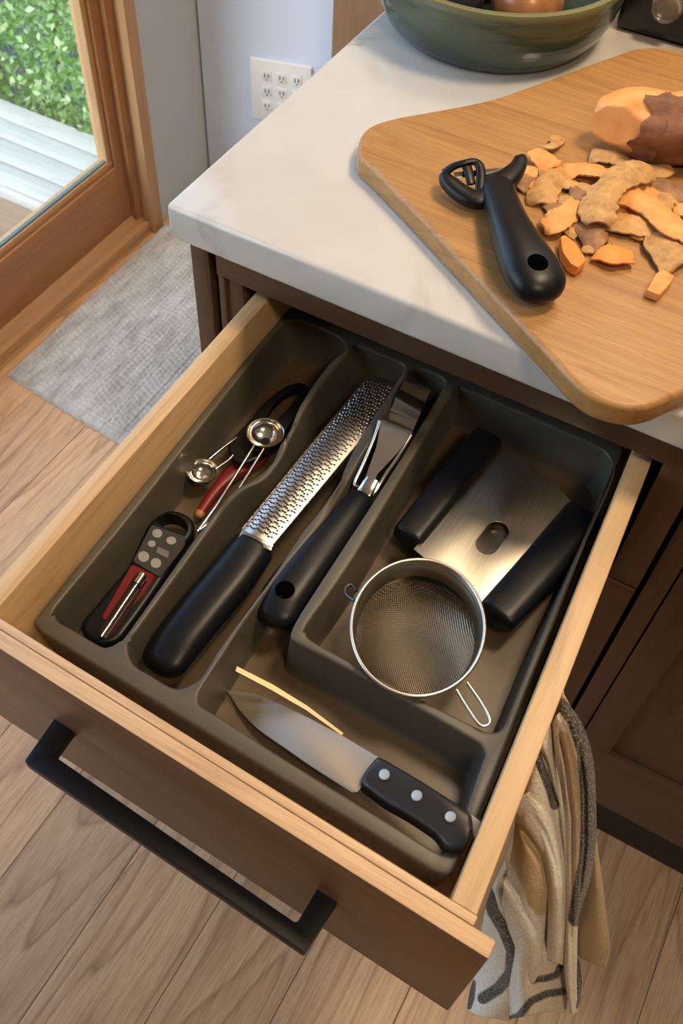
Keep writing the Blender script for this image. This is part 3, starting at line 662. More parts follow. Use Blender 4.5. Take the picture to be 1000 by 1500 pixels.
PEELS = [
 ([(290,345),(350,345),(410,355)], 62, PT, 'small tan peeling left of the middle of the heap, under the top long strip', .001, .003, .0),
 ([(220,500),(270,480),(330,465)], 70, PU, 'small brown peeling on the left of the heap just above the orange strip', .001, .002, .0),
 ([(300,425),(360,435),(420,450)], 66, PT, 'short tan peeling in the middle left of the heap', .002, .003, .0),
 ([(360,430),(420,405),(480,400)], 80, PU, 'purplish brown curled peeling in the middle of the heap', .003, .004, .3),
 ([(420,345),(460,365),(510,392)], 52, PT, 'short tan peeling with a pale edge, left of the big curved strip', .006, .003, .1),
 ([(60,380),(110,330),(150,300)], 90, PU, 'brownish peeling lying beside the peeler neck', .001, .001, .0),
 ([(115,255),(165,272),(215,285)], 78, PO, 'small orange peeling touching the peeler blade end', .002, .003, .0),
 ([(200,470),(215,400),(262,320),(300,260)], 105, PG, 'wavy greenish tan peeling running down the left side of the heap', .002, .004, .15),
 ([(215,140),(262,130),(305,92)], 52, PG, 'thin tan peeling tip at the far upper left of the heap', .001, .005, .2),
 ([(185,160),(225,210),(262,265)], 96, PO, 'orange peeling at the upper left crossing over the wavy tan one', .007, .003, .15),
 ([(328,285),(400,258),(500,262),(570,285),(640,292)], 84, PO, 'long pale orange strip along the far side of the heap', .003, .005, .1),
 ([(475,185),(540,185),(610,195),(680,225),(735,250)], 76, PG, 'rough tan peeling lying just below the sweet potato', .002, .004, .15),
 ([(390,640),(420,595),(470,560)], 80, PU, 'brown curled peeling between the orange chunk and the curved strip', .001, .004, .2),
 ([(435,705),(470,705),(510,712)], 56, PT, 'tiny tan peeling right of the bright orange chunk', .001, .002, .0),
 ([(205,590),(270,560),(330,520),(400,490),(470,480)], 96, PO, 'orange strip reaching from the peeler handle into the heap', .005, .005, .1),
 ([(640,480),(680,500),(740,520)], 66, PB, 'small orange peeling under the long right strip', .001, .002, .0),
 ([(820,335),(900,375),(1010,440)], 110, PU, 'dark brown peeling in shade on the far right of the heap', .001, .003, .1),
 ([(790,275),(860,270),(915,250)], 84, PT, 'orange tan peeling end sticking out right of the curved strip', .004, .003, .1),
 ([(700,350),(780,375),(860,410)], 92, PO, 'orange peeling tucked behind the long right strip', .003, .003, .1),
 ([(850,400),(910,425),(960,465)], 86, PT, 'tan peeling right of the middle behind the long strip', .002, .003, .1),
 ([(940,500),(985,485),(1060,470)], 66, PO, 'orange peeling cut by the right edge of the picture', .003, .003, .0),
 ([(590,545),(680,565),(790,580),(890,590)], 104, PT, 'broad tan orange strip below the long right strip', .004, .004, .1),
 ([(800,690),(850,680),(900,660)], 60, PT, 'thin flat peeling lying under the broad strip', .0005, .001, .0),
 ([(630,395),(740,430),(840,490),(930,570),(1040,630),(1140,690)], 104, PO, 'long orange strip running to the right edge of the heap', .010, .006, .1),
 ([(480,560),(500,630),(560,690)], 108, PU, 'brown skin side peeling below the curved strip', .003, .004, .2),
 ([(530,720),(600,730),(705,745)], 104, PB, 'bright orange peeling end at the bottom of the curved strip', .004, .004, .1),
 ([(820,268),(740,272),(650,310),(570,380),(525,470),(520,575)], 118, PG, 'big curved tan skin strip on top of the heap', .014, .006, .12),
 ([(150,330),(175,372),(190,410)], 50, PO, 'narrow orange sliver beside the wavy tan peeling at the left', .001, .002, .1),
 ([(560,320),(600,330),(650,350)], 46, PU, 'thin brown sliver just under the far end of the curved strip', .002, .002, .1),
 ([(330,560),(365,610),(400,650)], 50, PG, 'narrow skin sliver between the orange chunk and the strip above it', .001, .003, .1),
 ([(720,620),(780,640),(840,650)], 54, PO, 'pale orange sliver below the broad tan orange strip', .001, .002, .0),
 ([(925,640),(945,730),(1000,810)], 170, PG, 'wide rough skin piece at the lower right of the heap', .003, .004, .1),
]
for i, (path, wd, m, lab, z0, arch, tw) in enumerate(PEELS): peel(path, wd, m, lab, z0, arch, i+3, .0014, tw)
def chunk(pix, z, th, mat, lab, seed):
    r = random.Random(seed); P = [QX(*p) for p in pix]; top = roundcorners([at(p[0],p[1],ZP+z) for p in P], .0015, 2)
    o = slabobj('potato_peeling', top, th, mat, None, .001, 2); return tag(o, lab, 'peeling', 'sweet potato peelings on the cutting board')
chunk([(310,640),(335,628),(385,665),(440,740),(455,775),(410,815),(365,790),(320,720)], .010, .0095, PB, 'bright orange chunk of peel beside the peeler handle', 1)
chunk([(850,845),(885,822),(955,862),(930,900),(870,968),(795,940)], .008, .0075, PO, 'blocky orange offcut alone at the lower right of the board', 2)

# ------------------------------------------------------------------ tray contents
ZI = ZF + .0006
# thermometer
q = thing('food_thermometer', at(200,850,ZI), 'black digital food thermometer with grey buttons and a red lower half in the left compartment', 'thermometer')
zT = ZF + .020
case = smoothpoly(ats([(120,908),(119,922),(132,936),(150,942),(174,936),(190,918),(230,862),(270,799),(284,778),(281,758),(262,747),(246,746),(231,753),(214,770),(192,820),(158,862),(138,886)], zT), 4)
cs = slabobj('case', case, .016, BLACKP, q, .005, 4)
hole = smoothpoly(ats([(228,764),(243,753),(260,755),(272,765),(275,776),(266,780),(246,774)], zT), 3)
bm = bmesh.new(); rings(bm, [[Vector((p.x,p.y,zT-.03)) for p in hole],[Vector((p.x,p.y,zT+.01)) for p in hole]]); cut(cs, bm)
slabobj('face_plate', roundcorners(ats([(194,822),(222,768),(272,786),(270,800),(234,846)], zT+.0012), .003, 3), .0016, plain('dark_grey_face', (.035,.036,.038), .4), q, .0004, 1)
GB = plain('grey_button', (.30,.31,.31), .5)
for (x,y,a,b) in ((230,781,7.5,6.5),(250.5,791.5,7.5,6),(222,796,6,5),(210,815,8.5,8),(228,824.5,8,7.5)):
    ring = [at(x+a*math.cos(2*PI*k_/20), y+b*math.sin(2*PI*k_/20), zT+.0022) for k_ in range(20)]
    bm = bmesh.new(); slab(bm, ring[::-1], .0012, .0004, 1); meshobj('button', bm, GB, q, 35)
slabobj('display', roundcorners(ats([(231,800),(248,808),(245,818),(228,809)], zT+.0022), .001, 2), .0012, plain('grey_display', (.16,.17,.16), .3), q, .0003, 1)
RED = plain('red_plastic', (.16,.008,.010), .3)
slabobj('red_panel', roundcorners(ats([(193,826),(228,843),(212,868),(170,915),(148,905)], zT+.0010), .003, 3), .0014, RED, q, .0004, 1)
slabobj('clip_groove', smoothpoly(ats([(199,842),(215,848),(205,868),(168,928),(146,932),(150,915),(180,870)], zT+.0018), 3), .0010, plain('smoky_clip', (.03,.012,.010), .15), q, .0003, 1)
bm = bmesh.new(); tube(bm, ats([(209,842),(200,856)], zT+.005), .0042, 14); tube(bm, ats([(208,844),(206,847)], zT+.005), .0049, 14); tube(bm, ats([(200,856),(148,933)], zT+.004), [.0019,.0014], 10); meshobj('probe', bm, STEEL, q, 50)
# measuring spoons
def spoon_bowl(px, py, z, r, parent, depth):
    c = at(px, py, z); bm = bmesh.new(); pr = []; n_ = 10
    for i in range(n_+1): a = i/n_*PI/2; pr.append((max(.0006, r*math.sin(a)), c.z - depth*math.cos(a)))
    pr += [(r+.0011, c.z+.0003), (r+.0008, c.z-.0006)]
    for i in range(n_, -1, -1): a = i/n_*PI/2; pr.append((max(.0006, (r+.0003)*math.sin(a)), c.z - (depth+.0006)*math.cos(a)))
    lathe(bm, pr, (c.x, c.y), 40, True, True); return meshobj('spoon_bowl', bm, STEEL, parent, 50)
q = thing('measuring_spoon', at(388,634,ZI), 'larger round steel measuring spoon with long twin wire handle, in the left compartment', 'measuring spoon')
spoon_bowl(388,634,.770,.0165,q,.0125)
bm = bmesh.new(); tube(bm, [at(373,652,.769),at(343,700,.769),at(316,742,.768),at(289,779,.765)], .0016, 8); tube(bm, [at(386,658,.769),at(362,697,.768),at(330,748,.766),at(289,779,.765)], .0014, 8); meshobj('wire_handle', bm, STEEL, q, 60)
q = thing('measuring_spoon', at(296,690,ZI), 'smaller round steel measuring spoon with black looped handle, in the left compartment', 'measuring spoon')
spoon_bowl(296,690,.757,.0130,q,.0105)
bm = bmesh.new(); tube(bm, [at(306,673,.757),at(325,657,.758),at(347,641,.757)], .0013, 8); tube(bm, [at(316,687,.757),at(335,674,.757),at(356,652,.756)], .0013, 8); meshobj('wire_neck', bm, STEEL, q, 60)
hl = smoothpoly(ats([(335,648),(360,620),(385,592),(415,566),(438,559),(450,565),(449,582),(436,606),(412,640),(385,668),(352,678),(338,668)], .758), 4)
o = slabobj('handle', hl, .007, BLACKP, q, .003, 3)
hi = smoothpoly(ats([(398,596),(420,576),(437,570),(440,578),(430,594),(405,618),(392,614)], .758), 3); bm = bmesh.new(); rings(bm, [[Vector((p.x,p.y,.74)) for p in hi],[Vector((p.x,p.y,.78)) for p in hi]]); cut(o, bm)
# red handled spreader below the spoons
q = thing('spreader', at(330,700,ZI), 'dark red handled spreader lying under the measuring spoons', 'spreader')
bm = bmesh.new(); loft(bm, interp([at(293,752,.744),at(318,716,.744),at(345,690,.744),at(372,672,.744),at(392,652,.744)],4), seq([.0042,.0055,.008,.010,.008],4), seq([.004,.0045,.005,.0045,.004],4), 18, 2.2); meshobj('handle', bm, plain('red_handle', (.19,.012,.010), .4), q, 60)
bm = bmesh.new(); loft(bm, [at(289,758,.744),at(291,755,.744),at(294,751,.744)], [.0025,.0043,.0046], [.0025,.0042,.0044], 16, 2); meshobj('tip', bm, plain('tan_tip', (.42,.20,.08), .5), q, 60)
# grater
q = thing('grater', at(380,790,ZI), 'long rasp grater with black handle in the second compartment', 'grater')
bm = bmesh.new()
gc = [at(x,y,z) for x,y,z in ((245,965,.757),(262,940,.759),(300,893,.761),(340,845,.763),(370,804,.764))]
rloft(bm, interp(gc,4), seq([.0188,.0200,.0203,.0200,.0188],4), seq([.0130,.0145,.015,.0150,.0140],4), 30, 2.6, .75, .35); meshobj('handle', bm, BLACKP, q, 60)
g0, g1_, g2_, g3 = at(353,778,.770), at(398,800,.770), at(540,551,.775), at(592,568,.775)
def gp(u, v, arch=.0035):          # u along the blade, v across -1..1
    a = g0.lerp(g2_, u); b = g1_.lerp(g3, u); p = a.lerp(b, (v+1)/2); p.z += arch*(1-v*v); return p
bm = bmesh.new(); NU, NV = 40, 12
T = [[bm.verts.new(gp(i/NU, -1+2*j/NV)) for j in range(NV+1)] for i in range(NU+1)]; Bt = [[bm.verts.new(gp(i/NU, -1+2*j/NV)-Vector((0,0,.0008 if 0<j<NV else .0035))) for j in range(NV+1)] for i in range(NU+1)]
for i in range(NU):
    for j in range(NV): bm.faces.new((T[i][j],T[i+1][j],T[i+1][j+1],T[i][j+1])); bm.faces.new((Bt[i][j+1],Bt[i+1][j+1],Bt[i+1][j],Bt[i][j]))
    for j in (0,NV): bm.faces.new((T[i][j],T[i+1][j],Bt[i+1][j],Bt[i][j]))
for i in (0,NU):
    for j in range(NV): bm.faces.new((T[i][j],T[i][j+1],Bt[i][j+1],Bt[i][j]))
meshobj('blade', bm, STEELS, q, 50)
bm = bmesh.new(); hm = bmesh.new(); NR = 46
for i in range(NR):
    for j in range(11):
        u = .02 + .955*(i + .0)/NR + .004*math.sin(j*1.9+i*2.1); v = -.86 + 1.72*(j + (.5 if i % 2 else 0))/11
        if v > .9: continue
        p = gp(u, v); a = (gp(u+.008, v)-p).normalized(); s_ = (gp(u, v+.05)-p).normalized(); nz = s_.cross(a).normalized(); nz = nz if nz.z > 0 else -nz
        wd = .00075; ln = .0012
        q1, q2, q3, q4_ = p-s_*wd+nz*.0001, p+s_*wd+nz*.0001, p+s_*wd*.6+a*ln+nz*.0006, p-s_*wd*.6+a*ln+nz*.0006
        q5, q6 = q3-nz*.0007+a*.0001, q4_-nz*.0007+a*.0001
        vs = [bm.verts.new(x) for x in (q1,q2,q3,q4_,q5,q6)]
        bm.faces.new((vs[0],vs[1],vs[2],vs[3])); bm.faces.new((vs[3],vs[2],vs[4],vs[5])); bm.faces.new((vs[0],vs[3],vs[5])); bm.faces.new((vs[1],vs[4],vs[2]))
        h1 = [p-s_*.0013+a*(ln+.0001)+nz*.00018, p+s_*.0013+a*(ln+.0001)+nz*.00018, p+s_*.0011+a*(ln+.0017)+nz*.00018, p-s_*.0011+a*(ln+.0017)+nz*.00018]
        hm.faces.new([hm.verts.new(x) for x in h1])
meshobj('teeth', bm, STEELS, q)['kind'] = 'stuff'; meshobj('tooth_holes', hm, BLACKD, q)['kind'] = 'stuff'
for s in (-1, 1):     # turned-down notched side rails
    bm = bmesh.new()
    for i in range(24):
        u0, u1 = .01+i*.041, .01+i*.041+.034
        a, b = gp(u0, s), gp(u1, s); sd = (gp(.5,1)-gp(.5,-1)).normalized()*s*.0012; dz = Vector((0,0,.006)); up_ = Vector((0,0,.0012))
        hexa(bm, [a-dz, b-dz, b-dz+sd, a-dz+sd], [a+up_, b+up_, b+up_+sd*.6, a+up_+sd*.6])
    meshobj('side_rail', bm, STEELS, q)['kind'] = 'stuff'
bm = bmesh.new(); hexa(bm, ats([(349,786),(396,807),(401,798),(355,776)], .7745), ats([(349,786),(396,807),(401,798),(355,776)], .7765), .0006); meshobj('collar', bm, STEEL, q, 40)

# bottle opener style tool
q = thing('can_opener', at(480,780,ZI), 'steel headed kitchen tool with tapered black handle in the third compartment', 'can opener')
bm = bmesh.new()
oc = [at(x,y,z) for x,y,z in ((407,892,.773),(419,870,.775),(448,832,.776),(487,784,.775),(516,748,.773),(529,731,.771))]
rloft(bm, interp(oc,4), seq([.0180,.0188,.0180,.0158,.0128,.0110],4), seq([.010,.0108,.011,.0105,.0095,.009],4), 28, 2.3, .9, .3); o = meshobj('handle', bm, BLACKP, q, 60)
hc = at(417,864,.785); bm = bmesh.new(); lathe(bm, [(.0080,.74),(.0080,.81)], hc, 24, True, True); cut(o, bm)
bm = bmesh.new(); NL = interp([at(527,733,.772),at(537,718,.777),at(545,704,.779)],3); loft(bm, NL, [.0075,.0072,.007,.0068,.0068,.0067,.0066][:len(NL)], [.004]*len(NL), 12, 4); meshobj('neck', bm, STEEL, q, 40)
def strip(bm, L, R_, th=.0012):
    T = [[bm.verts.new(a), bm.verts.new(a.lerp(b,.5)), bm.verts.new(b)] for a, b in zip(L, R_)]; Z_ = Vector((0,0,th)); Bt = [[bm.verts.new(a-Z_), bm.verts.new(a.lerp(b,.5)-Z_), bm.verts.new(b-Z_)] for a, b in zip(L, R_)]
    for i in range(len(L)-1):
        for j in (0,1): bm.faces.new((T[i][j],T[i+1][j],T[i+1][j+1],T[i][j+1])); bm.faces.new((Bt[i][j+1],Bt[i+1][j+1],Bt[i+1][j],Bt[i][j]))
        for j in (0,2): bm.faces.new((T[i][j],T[i+1][j],Bt[i+1][j],Bt[i][j]))
    for i in (0,len(L)-1):
        for j in (0,1): bm.faces.new((T[i][j],T[i][j+1],Bt[i][j+1],Bt[i][j]))
bm = bmesh.new()   # folded head plate: neck tab, trapezoid, bend, recess, hooked end
Lp = [(534,703,.781),(539,688,.784),(551,655,.790),(557,622,.795),(560,614,.796),(563,609,.793),(571,601,.786),(574,596,.788),(579,582,.795),(585,570,.797),(590,560,.792),(594,553,.784)]
Rp = [(548,709,.781),(550,695,.784),(580,665,.790),(600,640,.795),(604,633,.796),(606,628,.793),(610,618,.786),(612,614,.788),(616,604,.795),(622,589,.797),(627,579,.792),(631,571,.784)]
Rp[1] = (552,695,.784); strip(bm, [at(*p) for p in Lp], [at(*p) for p in Rp], .0013); meshobj('head_plate', bm, STEEL, q, 28)
bm = bmesh.new(); tube(bm, interp([at(556,617,.794),at(548,642,.788),at(532,680,.780),at(521,703,.776),at(520,711,.775),at(527,714,.775)],4), .0019, 10); tube(bm, interp([at(602,638,.794),at(585,665,.788),at(562,700,.779),at(549,722,.775),at(541,726,.774)],4), .0019, 10); meshobj('wire_arm', bm, STEEL, q, 60)

# scraper / chopper
q = thing('bench_scraper', at(725,790,ZI), 'curved stainless steel bench scraper with black side grips in the right compartment', 'scraper')
A_, B_, C_, D_ = at(728,654,.768), at(838,737,.768), at(707,890,.768), at(606,804,.768)
NU, NV = 24, 24
def sp(u, v):       # u across A->B, v along A->D ; bulging ends and a convex curve across
    p = A_.lerp(B_, u).lerp(D_.lerp(C_, u), v); n_ = (A_-D_).normalized(); bul = .0035*4*u*(1-u)
    p = p + n_*bul*(1-v)*1.0 - n_*bul*v*.8; p.z += .0045*4*u*(1-u) ; return p
bm = bmesh.new(); T = [[bm.verts.new(sp(i/NU,j/NV)) for j in range(NV+1)] for i in range(NU+1)]; Bt = [[bm.verts.new(sp(i/NU,j/NV)-Vector((0,0,.0012))) for j in range(NV+1)] for i in range(NU+1)]
for i in range(NU):
    for j in range(NV): bm.faces.new((T[i][j],T[i+1][j],T[i+1][j+1],T[i][j+1])); bm.faces.new((Bt[i][j+1],Bt[i+1][j+1],Bt[i+1][j],Bt[i][j]))
    for j in (0,NV): bm.faces.new((T[i][j],T[i+1][j],Bt[i+1][j],Bt[i][j]))
for i in (0,NU):
    for j in range(NV): bm.faces.new((T[i][j],T[i][j+1],Bt[i][j+1],Bt[i][j]))
o = meshobj('steel_plate', bm, BRUSHED, q, 40)
sa, sb = at(714,793,.778), at(731,771,.778); d_ = (sb-sa).normalized(); s_ = Vector((-d_.y,d_.x,0)); rr_ = .0095; cap = []
for k_ in range(13): a = PI/2 + PI*k_/12; cap.append(sa + d_*rr_*math.cos(a) + s_*rr_*math.sin(a))
for k_ in range(13): a = -PI/2 + PI*k_/12; cap.append(sb + d_*rr_*math.cos(a) + s_*rr_*math.sin(a))
bm = bmesh.new(); rings(bm, [[Vector((p.x,p.y,.75)) for p in cap],[Vector((p.x,p.y,.80)) for p in cap]]); cut(o, bm)
bm = bmesh.new(); T = [[bm.verts.new(sp(.30+.4*i/6,.3+.4*j/6)-Vector((0,0,.0085))) for j in range(7)] for i in range(7)]
for i in range(6):
    for j in range(6): bm.faces.new((T[i][j],T[i+1][j],T[i+1][j+1],T[i][j+1]))
bmesh.ops.solidify(bm, geom=bm.faces[:], thickness=.001)
meshobj('lower_plate', bm, BRUSHED, q, 40)
bm = bmesh.new(); ga = [at(x,y,z) for x,y,z in ((712,646,.763),(650,725,.764),(598,789,.763))]
rloft(bm, interp(ga,6), seq([.0150,.0158,.0150],6), seq([.0120,.0135,.0120],6), 22, 3.4, .35, .35); meshobj('grip', bm, BLACKP, q, 60)
bm = bmesh.new(); ga = [at(x,y,z) for x,y,z in ((852,757,.763),(792,832,.764),(728,903,.763))]
rloft(bm, interp(ga,6), seq([.0170,.0180,.0170],6), seq([.0120,.0135,.0120],6), 22, 3.4, .35, .35); meshobj('grip', bm, BLACKP, q, 60)

# strainer
q = thing('strainer', at(612,920,ZI), 'round fine mesh strainer with steel rim and small wire loop handle', 'strainer')
ZS = .7925
ring = [at(612 + 97.5*math.cos(a)*1.0, 919.5 + 100*math.sin(a), ZS) for a in [2*PI*k_/72 for k_ in range(72)]]
cen_ = sum(ring, Vector())/72; rad_ = sum((p-cen_).length for p in ring)/72
bm = bmesh.new(); tube(bm, [cen_ + (p-cen_) for p in ring], .0016, 8, True); meshobj('rim', bm, STEELS, q, 60)
bm = bmesh.new(); rings(bm, [[cen_+(p-cen_)*k_ + Vector((0,0,dz)) for p in ring] for k_, dz in ((.985,0),(.955,-.002),(.925,-.010),(.91,-.016),(.905,-.016),(.92,-.010),(.95,-.0035),(.98,-.002))], False, False); meshobj('collar_band', bm, plain('dull_steel', (.30,.27,.22), .4, 1), q, 60)
bm = bmesh.new(); RM = rad_*.91; DM = .034
def zb(r): return ZS - .0155 - DM*max(0, 1-(r/RM)**2)**.5*.72 if r < RM else ZS-.0155
NW = 62
e_a = Vector((.8,.6,0)); e_b = Vector((-.6,.8,0))
for d1, d2, ofs in ((e_a, e_b, .0002), (e_b, e_a, -.0002)):
    for i in range(NW):
        s = RM*(-1 + 2*(i+.5)/NW); hl_ = math.sqrt(max(0, RM*RM - s*s)); n_ = max(4, int(hl_/RM*26)); pts = []
        for k_ in range(n_+1):
            t_ = -hl_ + 2*hl_*k_/n_; p = cen_ + d1*s + d2*t_; r = math.hypot(s, t_); pts.append(Vector((p.x, p.y, zb(r)+ofs)))
        tube(bm, pts, .00038, 3, False, False)
mo = meshobj('mesh_basket', bm, plain('mesh_wire', (.30,.24,.165), .4, 1), q); mo['kind'] = 'stuff'
bm = bmesh.new(); hp = interp([at(668,1010,ZS-.001),at(680,1030,ZS-.003),at(697,1056,ZS-.004),at(705,1063,ZS-.004),at(714,1062,ZS-.004),at(717,1053,ZS-.004),at(704,1029,ZS-.003),at(684,1000,ZS-.001)],4); tube(bm, hp, .0014, 8); meshobj('loop_handle', bm, STEELS, q, 60)
bm = bmesh.new(); tube(bm, interp([at(519,880,ZS-.001),at(508,872,ZS-.004),at(506,862,ZS-.006),at(514,856,ZS-.006),at(522,866,ZS-.001)],4), .0014, 8); meshobj('rest_hook', bm, plain('dark_hook', (.12,.11,.10), .4, 1), q, 60)

# chef's knife, tilted: tip on the tray floor, butt on the rim
q = thing('kitchen_knife', at(500,1120,ZI), 'black riveted handle kitchen knife with broad steel blade in the front compartment', 'knife')
kz = lambda x: .7385 + max(0, (x-332))/360*.0535
kn = lambda pts, dz=0: [at(p[0], p[1], kz(p[0])+dz) for p in pts]
bl = kn([(332,1011),(366,1014),(384,1020),(430,1040),(501,1077),(554,1108),(545,1128),(524,1160),(515,1161),(450,1119),(420,1098),(375,1066),(349,1038)])
bl = smoothpoly(bl[:5],4,False) + bl[5:9] + smoothpoly(bl[9:],4,False); slabobj('blade', bl, .0018, plain('knife_steel', (.46,.41,.35), .5, 1), q, .0006, 2)
hk = kn([(552,1107),(562,1110),(620,1144),(688,1188),(694,1202),(690,1228),(678,1244),(654,1243),(641,1222),(602,1196),(562,1174),(542,1158),(527,1148),(533,1130)], .0085)
slabobj('handle', roundcorners(hk, .006, 4), .0165, plain('black_knife_handle', (.016,.015,.014), .33), q, .003, 3)
for x, y in ((563,1134),(610.5,1165),(660,1196)):
    ring = [at(x+8.3*math.cos(-2*PI*k_/20), y+8.3*math.sin(-2*PI*k_/20), kz(x+8.3*math.cos(-2*PI*k_/20))+.0101) for k_ in range(20)]; bm = bmesh.new(); slab(bm, ring, .002, .0004, 1); meshobj('rivet', bm, plain('rivet_steel', (.50,.46,.38), .5, 1), q, 35)
bm = bmesh.new(); hexa(bm, [at(690,1196,.780),at(703,1206,.780),at(697,1226,.780),at(692,1230,.780)], [at(690,1193,.787),at(704,1203,.787),at(698,1225,.787),at(693,1228,.787)], .0006); tag(meshobj('butt_cap', bm, plain('pale_cap', (.55,.50,.42), .4), q, 40), 'pale end cap')
bm = bmesh.new(); strip(bm, [at(347,976,.772),at(400,1003,.764),at(450,1034,.756),at(503,1074,.746)], [at(345,983,.772),at(398,1011,.764),at(448,1040,.756),at(500,1077,.746)], .0014)
tag(meshobj('skewer', bm, plain('brass_skewer', (.40,.33,.21), .5, 1), None, 40), 'thin brass-toned flat skewer leaning behind the knife blade', 'skewer')

# ------------------------------------------------------------------ towel
def catm(P, t):
    n = len(P)-1; x = min(max(t*n, 0), n-1e-6); i = int(x); f = x-i; g = lambda k: P[min(max(k,0),n)]
    a, b, c, d = g(i-1), g(i), g(i+1), g(i+2)
    return .5*((2*b)+(c-a)*f+(2*a-5*b+4*c-d)*f*f+(3*b-a-3*c+d)*f**3)
ZROW = [(1010,.800),(1060,.785),(1120,.755),(1200,.70),(1300,.62),(1400,.52),(1500,.41)]
def zrow(y):
    for (a, za), (b, zb_) in zip(ZROW, ZROW[1:]):
        if y <= b: return za + (zb_-za)*(max(y,a)-a)/(b-a)
    return ZROW[-1][1]
CRM, TAN, BLK, PNK, WHT = (.80,.75,.66), (.56,.42,.24), (.012,.013,.018), (.62,.47,.36), (.90,.90,.88)
cloth = bmesh.new(); clay = cloth.verts.layers.float_color.new('stripe'); uvl = cloth.loops.layers.uv.new('weave')
def distseg(p, a, b):
    d = b-a; L = d.length_squared; t_ = 0 if L == 0 else min(1, max(0, (p-a).dot(d)/L)); return (p-(a+d*t_)).length
def sheet(cols, stripes, base, nu=10, nv=70, creases=()):
    # cols: list of curves, each a list of (px, py, bulge towards the viewer in m)
    rowsV = []; U = (len(cols)-1)*nu
    for j in range(nv+1):
        t_ = j/nv; K = []
        for c in cols:
            K.append(catm([Vector(p) for p in c], t_))
        row = []
        for i in range(U+1):
            k_ = catm(K, i/U); 
            z_ = zrow(k_.y) + k_.z*1.9
            for pl, dep, sg in creases:
                P2 = [Vector(p) for p in pl]; dd_ = min(distseg(Vector((k_.x,k_.y)), a, b) for a, b in zip(P2, P2[1:])); q_ = Vector((k_.x,k_.y)); z_ -= dep*math.exp(-(dd_/sg)**2)*min(1, (q_-P2[0]).length/28, (q_-P2[-1]).length/28)
            v_ = cloth.verts.new(at(k_.x, k_.y, z_)); c = base; p2 = Vector((k_.x, k_.y))
            for pl, hw, cc in stripes:
                P2 = [Vector(p[:2]) for p in pl]
                dd_ = min(distseg(p2, a, b) for a, b in zip(P2, P2[1:])); kk = min(1, max(0, (hw-dd_)/1.6+.5)); c = tuple(c[m_]*(1-kk)+cc[m_]*kk for m_ in range(3))
            v_[clay] = (*c, 1); row.append((v_, i/U, t_))
        rowsV.append(row)
    for j in range(nv):
        for i in range(U):
            f = cloth.faces.new((rowsV[j][i][0], rowsV[j][i+1][0], rowsV[j+1][i+1][0], rowsV[j+1][i][0])); f.smooth = True
S1 = [  # cols of the twisted left body
 [(792,1066,-.002),(776,1100,-.003),(768,1140,-.004),(756,1190,-.005),(750,1240,-.008),(741,1290,-.012),(736,1340,-.02),(735,1420,-.03),(745,1493,-.03)],
 [(796,1063,.006),(783,1110,.006),(776,1150,.009),(768,1195,.010),(768,1245,.013),(768,1300,.014),(765,1360,.010),(760,1420,.004),(765,1490,.0)],
 [(801,1063,.008),(795,1110,.008),(795,1150,.010),(795,1195,.012),(797,1245,.014),(796,1300,.012),(792,1360,.006),(788,1420,.002),(790,1484,-.002)],
 [(806,1064,.004),(808,1105,.003),(812,1150,.003),(814,1200,.004),(815,1250,.004),(814,1310,-.002),(812,1360,-.006),(812,1420,-.006),(812,1482,-.006)],
 [(812,1066,-.010),(818,1110,-.012),(824,1160,-.012),(829,1210,-.012),(831,1260,-.014),(831,1310,-.016),(831,1370,-.018),(830,1430,-.018),(832,1486,-.018)],
]
st1 = [ ([(760,1185),(790,1215),(808,1260),(815,1320)], 22, CRM),
 ([(785,1096),(788,1112),(796,1132),(806,1158),(812,1180)], 6.5, BLK),
 ([(752,1225),(768,1245),(785,1280),(793,1320)], 21, TAN), ([(745,1240),(756,1255),(775,1290)], 12, TAN),
 ([(738,1300),(752,1318),(772,1340),(785,1370)], 11, WHT),
 ([(780,1436),(800,1433),(815,1428),(822,1412)], 5, BLK), ([(742,1496),(760,1488),(778,1466),(800,1456),(825,1452)], 5.5, BLK) ]
sheet(S1, st1, CRM, 18, 260, [([(753,1198),(775,1230),(797,1262),(808,1300),(803,1350),(795,1400)], .016, 6), ([(740,1292),(757,1330),(776,1362),(784,1400),(776,1445)], .016, 6), ([(783,1083),(799,1120),(815,1180),(821,1240),(823,1330)], .012, 4.5)])
S1b = [[(750,1182,.002),(767,1208,.006),(787,1242,.006),(799,1288,.005),(802,1340,.003),(800,1405,-.002)],[(760,1170,.008),(780,1200,.013),(797,1238,.015),(808,1288,.014),(811,1345,.010),(809,1410,.002)],[(778,1160,.010),(797,1196,.014),(810,1240,.014),(818,1290,.013),(820,1350,.008),(818,1412,.001)],[(795,1158,.004),(814,1200,.004),(824,1245,.002),(829,1295,.0),(829,1350,-.002),(827,1415,-.006)]]
sheet(S1b, [([(765,1182),(790,1205),(808,1240),(818,1290)], 9, WHT)], CRM, 12, 110, [([(775,1185),(800,1225),(815,1270),(820,1320)], .004, 3)])
S1c = [[(741,1285,.004),(764,1318,.008),(783,1355,.008),(792,1395,.004),(788,1445,-.002)],[(738,1295,.010),(757,1328,.014),(774,1362,.014),(780,1402,.008),(776,1450,.0)],[(736,1310,.006),(748,1345,.010),(763,1380,.010),(768,1418,.004),(764,1460,-.003)],[(733,1325,-.006),(742,1360,-.002),(754,1395,-.002),(758,1432,-.006),(752,1470,-.010)]]
sheet(S1c, [([(742,1296),(762,1330),(778,1368)], 8, WHT)], CRM, 12, 110)
